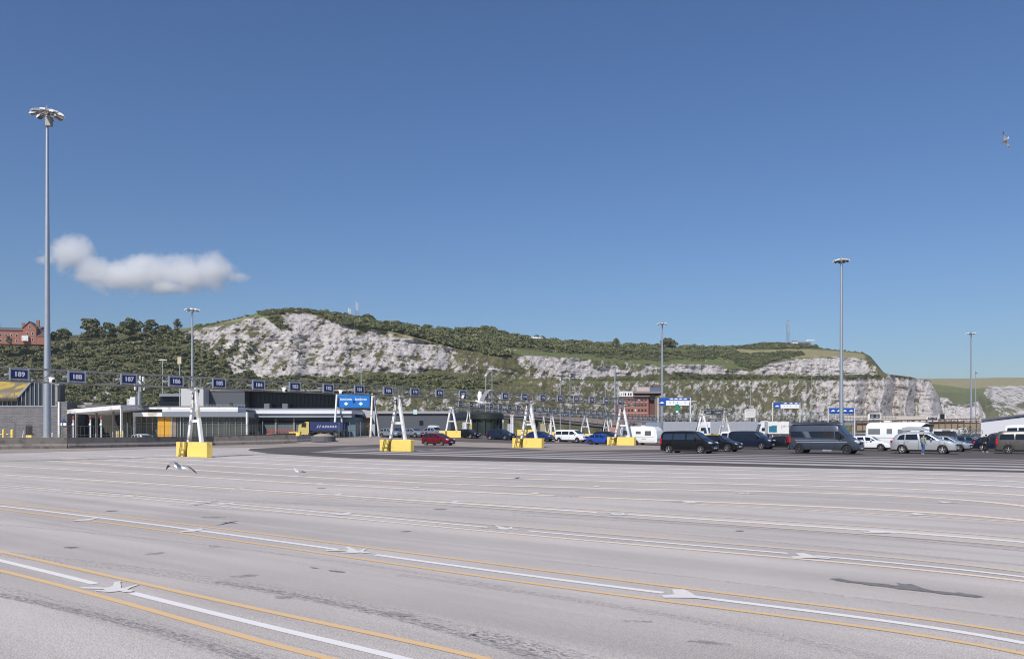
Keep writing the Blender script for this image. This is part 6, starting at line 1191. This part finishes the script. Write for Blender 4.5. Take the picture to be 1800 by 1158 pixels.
# cars in the middle distance
vehicle('red_people_carrier', 'mpv', 'dark red people carrier with a roof box beside the second A frame', 'car', 770.5, 112.5, rd, L=5.0, H=1.72, extras=rails()) and None
vehicle('white_people_carrier', 'van', 'white people carrier with dark side windows behind the third A frame', 'van', 1004.5, 127, wht, L=5.5, H=1.92, glass=glass_c)
vehicle('blue_crossover', 'hatch', 'bright blue crossover car right of the white people carrier', 'car', 1059, 116, blu, L=4.6, H=1.58, rim=mat('dark_alloy', (.12, .12, .13)))
vehicle('dark_blue_car', 'hatch', 'dark blue hatchback seen between the legs of the third A frame', 'car', 950, 128, paintm('mid_blue', (.012, .03, .12)), L=4.6, H=1.52)
vehicle('dark_suv', 'suv', 'dark blue four wheel drive car in front of the dark terminal drum', 'car', 881, 131, paintm('ink_blue', (.012, .02, .045)), L=5.0, H=1.68)
vehicle('black_hatchback', 'hatch', 'black car half hidden behind the rear yellow block left of the terminal drum', 'car', 823, 135, blk, L=4.3, H=1.5)
vehicle('dark_saloon', 'suv', 'dark car roof showing above the bright blue crossover', 'car', 1068, 140, paintm('ink_blue', (.012, .02, .045)), L=5.6, H=1.75)
vehicle('silver_estate', 'estate', 'pale silver estate car left of the second A frame', 'car', 687, 137, sg, L=4.3, H=1.55)
vehicle('grey_saloon', 'hatch', 'silver grey car seen between the red car and the second A frame', 'car', 727, 138, sg, L=4.3, H=1.5)
vehicle('dark_blue_saloon', 'hatch', 'dark car behind the legs of the second A frame', 'car', 702, 145, dbl, L=4.2, H=1.5)
v = vehicle('pale_car', 'estate', 'pale car carrying a roof box behind the red people carrier', 'car', 764, 142, sg, L=4.3, H=1.5); roofbox('roof_box', 'large pale grey roof box above the red people carrier', v, -.2, 2.3, 1.5, mat('roofbox_pale', (.55, .57, .6), .4))
vehicle('patrol_car', 'estate', 'white patrol car with blue and yellow side squares behind the mesh fence', 'car', 253, 118, wht, L=4.7, H=1.5, extras=lambda root, LL, W, H, belt, hw, topz, sx, sz: [ (lambda m: (m.box((-1.6+.55*i, s*(W/2+.012), .72), (.52, .012, .26)), m.build('livery_square', mat('livery_blue', (.02, .08, .4), .4) if i % 2 else mat('livery_lime', (.45, .6, .08), .4), root)))(MB()) for i in range(7) for s in (-1, 1)])
# lorries
def lorry(label, px0, px1, ycab, D, cabm, trm, flip=True, trailer_px=None, ytr=None, text=None, cabw=2.5):
    t = thing('lorry', label, 'lorry', GX(px0, D), .0 if not flip else .0); s = D/F; L_ = (px1-px0)*s; g = t.location.z; H = EYE+(HY-ycab)*s-g
    m = MB(); m.prism([(0, .5), (0, 1.5), (.12, 2.2), (.55, H*.86), (1.3, H), (L_, H), (L_, .9), (L_*.9, .5)], 0, 2.45); c = m.build('cab', cabm, t)
    m = MB(); m.prism([(-.02, 1.75), (.06, 2.25), (.42, H*.82), (.44, H*.82), (.2, 1.75)], .15, 2.3); m.build('windscreen', glass_l, c); m = MB(); m.box((-.02, 1.2, 1.1), (.1, 1.7, .9), 0, .03); m.build('grille', black, c)
    m = MB(); m.prism([(.55, 1.75), (.6, 2.45), (1.35, 2.5), (1.35, 1.75)], -.02, 0); m.build('side_window', glass_d, c); m = MB(); m.box((L_*.62, -.02, (1.0+H*.5)/1.), (.03, .03, H*.55)); m.build('door_gap', seam, c)
    for x in (1.1, L_-.2): wheel(t, x, .2, .5, .34, chrome)
    if trailer_px:
        x0, x1 = (trailer_px[0]-px0)*s, (trailer_px[1]-px0)*s; h2 = EYE+(HY-ytr)*s-g; m = MB(); m.box(((x0+x1)/2, 1.25, (h2+1.15)/2), (x1-x0, 2.5, h2-1.15), 0, .03); tr = m.build('trailer', trm, t); m = MB(); m.box(((x0+x1)/2, 1.25, 1.0), (x1-x0, 2.2, .22)); m.build('chassis', black, tr)
        for k in range(3): wheel(t, x1-1.2-1.3*k, .2, .5, .34, chrome)
        if text:
            for q in range(2): m = MB(); x = x0+(x1-x0)*(.20+.07*q); m.prism([(x, h2*.62), (x+.18, h2*.62), (x+.42, h2*.80), (x+.24, h2*.80)], -.02, .0); m.build('slash_mark', mat('faded_mark', (.32, .34, .42), .6), tr)
            m = MB(); 
            for q in range(6): x = x0+(x1-x0)*(.37+.075*q); m.prism([(x, h2*.66), (x+.3, h2*.66), (x+.36, h2*.77), (x+.1, h2*.79)], -.02, 0)
            m.prism([(x0+(x1-x0)*.33, h2*.635), (x0+(x1-x0)*.8, h2*.635), (x0+(x1-x0)*.86, h2*.655), (x0+(x1-x0)*.4, h2*.655)], -.02, 0); m.build('lettering', mat('faded_mark', (.32, .34, .42), .6), tr)
    return t
lorry('yellow cab lorry with a dark blue trailer behind the concrete barrier', 524, 543, 741, 136, mat('cab_yellow', (.52, .44, .15), .45), mat('tarp_blue', (.01, .022, .11), .6), trailer_px=(544.5, 603), ytr=741.5, text=True)
lorry('yellow lorry cab facing left beside the rear yellow block', 825, 836, 742, 168, mat('cab_yellow', (.62, .50, .10)), black)
t = lorry('white lorry cab with a blue stripe behind the left of two rear A frames', 1227, 1249, 741, 176, wht, black)
m = MB(); m.box((1.2, -.03, 2.9), (1.7, .04, .35)); m.build('stripe', mat('stripe_blue', (.03, .12, .4), .4), t); m = MB(); m.box((1.9, -.05, 1.9), (1.3, .06, 1.2)); m.build('side_panel', mat('dark_teal', (.02, .05, .1), .4), t)
lorry('white lorry cab at the right end of the grey trailer row', 1334.5, 1350, 739.5, 185, wht, black)
t = trailer('white box trailer with a teal panel just left of the camper van', 1350.5, 1387, 740.5, 180, white); m = MB(); m.box((-1.3, -.06, 2.2), (1.7, .05, 1.3)); m.build('teal_panel', mat('teal_panel', (.02, .16, .26), .5), t); m = MB(); m.box((-1.0, -.1, 2.95), (1.2, .05, .16)); m.build('green_stripe', mat('green_stripe', (.2, .35, .08), .5), t)
def cv_extras(root, LL, W, H, belt, hw, topz, sx, sz):
    m = MB(); m.tube((-LL/2+.1, 0, .45), (-LL/2-1.1, 0, .42), .06); m.tube((-LL/2-1.1, 0, .1), (-LL/2-1.1, 0, .5), .04); m.build('drawbar', galv_d, root)
    m = MB(); [m.box((0, s*(W/2+.012), 1.12), (LL*.86, .012, .03)) for s in (-1, 1)]; m.box((.9, -(W/2+.012), .9), (.7, .012, .09)); m.build('side_stripe', mat('stripe_grey', (.3, .31, .33)), root)
    m = MB(); m.box((-LL/2-.01, 0, 1.0), (.06, 1.6, .18)); m.build('rear_trim', redl, root); m = MB(); m.box((.4, 0, H+.05), (.7, .7, .12), 0, .03); m.build('roof_vent', white, root)
vehicle('caravan', 'caravan', 'white touring caravan with three side windows left of the black van', 'caravan', 1128, 114, mat('gelcoat_white', (.72, .73, .73)), L=5.9, H=2.66, glass=mat('acrylic_window_dark', (.09, .10, .11), .2), extras=cv_extras, nohd=True, sill=white)
# ------------------------------------------------------------------ people
def skin_obj(name, chains, m_, parent, sub=2, loc=None):
    """chains: lists of (x,y,z,r); a chain's first point may be the index of an existing vertex"""
    vs, es, rs = [], [], []
    for c in chains:
        prev = None
        for p in c:
            if isinstance(p, int): prev = p; continue
            vs.append(p[:3]); rs.append(p[3:]); i = len(vs)-1
            if prev is not None: es.append((prev, i))
            prev = i
    me = bpy.data.meshes.new(name); me.from_pydata(vs, es, []); o = bpy.data.objects.new(name, me); col.objects.link(o)
    md = o.modifiers.new('s', 'SKIN'); 
    if not me.skin_vertices:
        bpy.context.view_layer.objects.active = o; bpy.ops.mesh.customdata_skin_add()
    for i, r in enumerate(rs): me.skin_vertices[0].data[i].radius = (r[0], r[-1])
    me.skin_vertices[0].data[0].use_root = True; md.use_smooth_shade = True
    s = o.modifiers.new('u', 'SUBSURF'); s.levels = s.render_levels = sub
    dg = bpy.context.evaluated_depsgraph_get(); dg.update(); m2 = bpy.data.meshes.new_from_object(o.evaluated_get(dg)); bpy.data.objects.remove(o)
    m2.name = name; m2.materials.clear(); m2.materials.append(m_); m2.shade_smooth(); q = bpy.data.objects.new(name, m2); col.objects.link(q); q.parent = parent; return q
def person(label, loc, yaw, J, top_m, leg_m, shoe_m, hair_m, hood=False):
    t = thing('person', label, 'person', loc, yaw); hip = J['hip']
    body = [[(*hip, .095, .08), (*J['waist'], .085, .065), (*J['chest'], .11, .075), (*J['neck0'], .06, .06), (*J['neck'], .052, .052), (*J['head0'], .062, .066), (*J['head1'], .082, .094), (*J['head2'], .07, .08)]]
    ni = 8; arms = []; hands = []
    for s in ('l', 'r'):
        sh, el, wr, hd = J['sh'+s], J['el'+s], J['wr'+s], J['ha'+s]; arms.append([2, (*sh, .045), (*el, .034), (*wr, .026), (*hd, .030, .018)])
    legs = []
    for s in ('l', 'r'): legs.append([0, (*J['th'+s], .085), (*J['kn'+s], .058), (*J['an'+s], .036), (*J['to'+s], .034)])
    ch = body+arms; base = 8; h_idx = [base+3, base+7]; ch += legs
    for a, s in enumerate(('l', 'r')):
        hd, wr = Vector(J['ha'+s]), Vector(J['wr'+s]); d = (hd-wr).normalized(); side = Vector((0, 1, 0)).cross(d).normalized() if abs(d.y) < .9 else Vector((1, 0, 0))
        for k, (off, ln) in enumerate(((-.027, .060), (-.009, .070), (.009, .066), (.027, .052))):
            p0 = hd+side*off+d*.03; p1 = p0+d*ln*.5+Vector((0, 0, -.004)); p2 = p1+d*ln*.45+Vector((.006, 0, -.006)); ch.append([h_idx[a], (*p0, .0095), (*p1, .009), (*p2, .0075)])
        p0 = hd-d*.02-side*.035; p1 = p0+d*.04-side*.018; ch.append([h_idx[a], (*p0, .011), (*p1, .009)])
    b = skin_obj('body', ch, skin_m, t)
    skin_obj('jacket', [[(*hip, .158, .135), (*J['waist'], .15, .12), (*J['chest'], .18, .125), (*J['neck0'], .085, .08)]]+[[2, (*J['sh'+s], .075), (*J['el'+s], .062), (*J['wr'+s], .045)] for s in ('l', 'r')], top_m, t)
    skin_obj('trousers', [[(*J['waist'][:2], hip[2]+.05, .135, .115), (*hip, .145, .12)]]+[[1, (*J['th'+s], .105), (*J['kn'+s], .078), (J['an'+s][0], J['an'+s][1], J['an'+s][2]+.02, .062)] for s in ('l', 'r')], leg_m, t)
    for s in ('l', 'r'): a, c = J['an'+s], J['to'+s]; d = Vector(c)-Vector(a); skin_obj('shoe', [[(a[0]-d.x*.3, a[1]-d.y*.3, c[2]+.0, .048, .042), (*[(a[0]+c[0])/2, (a[1]+c[1])/2, c[2]+.01], .05, .048), (c[0]+d.x*.25, c[1]+d.y*.25, c[2]-.005, .045, .034)]], shoe_m, t)
    h1 = Vector(J['head1']); f = Vector(J['face']).normalized(); m = MB(); m.ell(h1-f*.022+Vector((0, 0, .035)), (.092, .088, .095), 12); m.build('hair', hair_m, b, 60)
    m = MB(); sd_ = f.cross(Vector((0, 0, 1))).normalized(); m.ell(h1+f*.098+Vector((0, 0, -.015)), (.014, .014, .02), 8)
    for q in (-1, 1): m.ell(h1+sd_*q*.083+Vector((0, 0, -.01)), (.018, .02, .03), 8)
    m.build('nose_and_ears', skin_m, b, 60); m = MB(); [m.ell(h1+f*.088+sd_*q*.032+Vector((0, 0, .012)), (.01, .01, .007), 8) for q in (-1, 1)]; m.build('eyes', black, b); m = MB(); m.ell(h1+f*.086+Vector((0, 0, -.055)), (.02, .02, .007), 8); m.build('mouth', mat('lips', (.35, .12, .1), .6), b)
    return t
# man by the silver car: leaning slightly, hands near hips, facing left-away
J = dict(hip=(0,0,.93), waist=(.01,0,1.08), chest=(.03,0,1.30), neck0=(.04,0,1.44), neck=(.05,0,1.50), head0=(.06,0,1.55), head1=(.075,0,1.635), head2=(.07,0,1.71), face=(1, -.2, -.1),
 shl=(.04,.19,1.40), ell=(.02,.27,1.14), wrl=(.14,.24,.92), hal=(.19,.235,.86), shr=(.04,-.19,1.40), elr=(-.04,-.26,1.13), wrr=(.06,-.24,.90), har=(.11,-.235,.84),
 thl=(.03,.10,.86), knl=(.10,.11,.50), anl=(.0,.12,.10), tol=(.12,.14,.05), thr=(-.02,-.10,.86), knr=(-.02,-.12,.49), anr=(-.14,-.12,.10), tor=(-.02,-.13,.05))
hairb = mat('dark_hair', (.03, .022, .018), .8)
person('man in a grey green hooded top and blue jeans standing beside the silver car', GX(1622.5, 68.6), .4, J, mat('hoodie_grey_green', (.23, .27, .23), .85, var=.1), mat('jeans', (.05, .10, .24), .85, var=.15), mat('pale_shoe', (.4, .4, .38), .6), mat('brown_hair', (.08, .05, .035), .8))
J2 = dict(J); J2.update(hip=(0,0,.90), waist=(-.03,0,1.05), chest=(.05,0,1.27), neck0=(.14,0,1.40), neck=(.18,0,1.44), head0=(.21,0,1.48), head1=(.25,0,1.55), head2=(.26,0,1.62), shl=(.08,.2,1.36), ell=(.22,.25,1.14), wrl=(.42,.18,1.10), hal=(.50,.16,1.10), shr=(.08,-.2,1.36), elr=(.20,-.25,1.12), wrr=(.40,-.18,1.08), har=(.48,-.16,1.08), thl=(0,.1,.84), knl=(.05,.12,.48), anl=(.0,.17,.10), tol=(.13,.19,.05), thr=(0,-.1,.84), knr=(.03,-.14,.48), anr=(-.04,-.22,.10), tor=(.09,-.24,.05))
blkc = mat('black_cloth', (.010, .010, .012), .9, var=.2)
person('person in black clothes and white shoes leaning over the navy hatchback', GX(1731, 75.5), .55, J2, blkc, blkc, mat('white_shoe', (.8, .8, .8), .5), hairb)
# ------------------------------------------------------------------ gulls
gw = mat('gull_white', (.72, .72, .72), .7, var=.05); gg = mat('gull_grey', (.30, .32, .36), .7, var=.1); gb = mat('gull_black', (.02, .02, .022), .7); beakm = mat('gull_beak', (.7, .4, .05), .5)
def wing(mb, pts, ch, th, s):
    """wing as a lofted strip: pts spine, ch chord at each, th thickness"""
    vs = []
    for (x, y, z), c in zip(pts, ch): vs += [(x+c*.4, y, z), (x+c*.1, y, z+th), (x-c*.6, y, z-.004), (x+c*.1, y, z-th*.3)]
    n = len(pts); mb.add(vs, [(i*4+j, i*4+(j+1) % 4, (i+1)*4+(j+1) % 4, (i+1)*4+j) for i in range(n-1) for j in range(4)]+[(0, 1, 2, 3), ((n-1)*4+3, (n-1)*4+2, (n-1)*4+1, (n-1)*4)])
def gull(label, loc, rot, L_, R_, sc_=1., up_tip=gb, body_m=None):
    t = thing('gull', label, 'gull', loc); t.rotation_euler = rot; t.scale = (sc_,)*3
    skin_obj('body', [[(-.20, 0, .0, .03, .02), (-.12, 0, 0, .052, .05), (0, 0, -.01, .075, .07), (.11, 0, 0, .062, .058), (.18, 0, .02, .042, .042), (.225, 0, .03, .043, .04), (.255, 0, .028, .03, .028)]], body_m or gw, t)
    m = MB(); m.lathe([(.016, .0), (.012, .05), (.002, .075)], 8, 'X', (.27, 0, .022)); m.build('beak', beakm, t); m = MB(); m.prism([(-.14, -.035), (-.30, -.075), (-.32, 0), (-.30, .075), (-.14, .035)], -.006, .006, 'Z'); m.build('tail', gw, t)
    for s, W_ in ((1, L_), (-1, R_)):
        p = [Vector((a, b*s, c)) for a, b, c in W_]; m = MB(); wing(m, p[:-1], [.17, .16, .14, .11][:len(p)-1], .014, s); wg = m.build('wing', gg if body_m is None else body_m, t, 50); m = MB(); wing(m, p[-2:], [.11, .02], .01, s); m.build('wing_tip', up_tip, wg)
    return t
gull('flying gull with black wing tip low over the concrete near the left A frame', P(318, 822, 16.5), (R(12), R(-8), R(165)), [(.06,.03,.03), (.09,.24,.13), (.05,.42,.10), (-.02,.60,-.02), (-.07,.74,-.16)], [(.06,.03,.03), (.07,.22,.10), (.03,.38,.10), (-.04,.52,.03), (-.12,.66,-.06)], .68)
gull('white gull gliding with raised wings left of the third A frame', P(847, 707, 31), (0, R(-5), R(200)), [(.05,.04,.03), (.05,.22,.20), (.0,.40,.36), (-.05,.52,.42), (-.10,.64,.44)], [(.05,.04,.03), (.05,.22,.20), (.0,.40,.34), (-.05,.54,.42), (-.10,.68,.46)], 1.05, gw, gw)
gull('brownish gull banking high in the blue sky at the right edge', P(1767, 247, 52), (R(80), R(15), R(100)), [(.05,.04,.02), (.05,.22,.08), (.02,.36,.08), (-.04,.48,.02), (-.1,.58,-.03)], [(.05,.04,.02), (.05,.22,.08), (.02,.36,.08), (-.04,.48,.02), (-.1,.60,-.05)], 1.0, gb, mat('gull_brown', (.42, .36, .30), .8))
g_ = G(524.5, 838); t = thing('gull', 'small gull standing on the concrete right of the flying one', 'gull', g_, R(200))
skin_obj('body', [[(-.22, 0, .19, .018, .012), (-.12, 0, .21, .05, .045), (0, 0, .22, .072, .07), (.09, 0, .25, .058, .055), (.13, 0, .31, .038, .038), (.16, 0, .36, .044, .042), (.19, 0, .355, .03, .028)]], gw, t)
m = MB(); m.ell((-.07, 0, .245), (.15, .078, .045), 12); m.build('folded_wing', gg, t, 60); m = MB(); m.prism([(-.14, -.03), (-.31, -.02), (-.31, .02), (-.14, .03)], .20, .225, 'Z'); m.build('wing_tip', gb, t); m = MB(); m.lathe([(.013, 0), (.010, .04), (.002, .06)], 8, 'X', (.205, 0, .35)); m.build('beak', beakm, t)
for s in (-1, 1): m = MB(); m.tube((0, s*.03, 0), (0, s*.03, .17), .009, n=6); m.prism([(-.01, s*.03-.02), (.05, s*.03-.025), (.05, s*.03+.025), (-.01, s*.03+.02)], 0, .008, 'Z'); m.build('leg', mat('gull_leg', (.6, .4, .35), .6), t)

# ------------------------------------------------------------------ sea air
hz = bpy.data.materials.new('sea_haze'); hz.use_nodes = True; n = hz.node_tree; n.nodes.clear(); o_ = n.nodes.new('ShaderNodeOutputMaterial'); v_ = n.nodes.new('ShaderNodeVolumePrincipled'); n.links.new(v_.outputs[0], o_.inputs['Volume'])
v_.inputs['Color'].default_value = (.82, .90, 1, 1); v_.inputs['Density'].default_value = 0.00008; v_.inputs['Anisotropy'].default_value = .1
mb = MB(); mb.box((600, 1320, 69), (4200, 2800, 140)); tag(mb.build('haze', hz), kind='stuff')
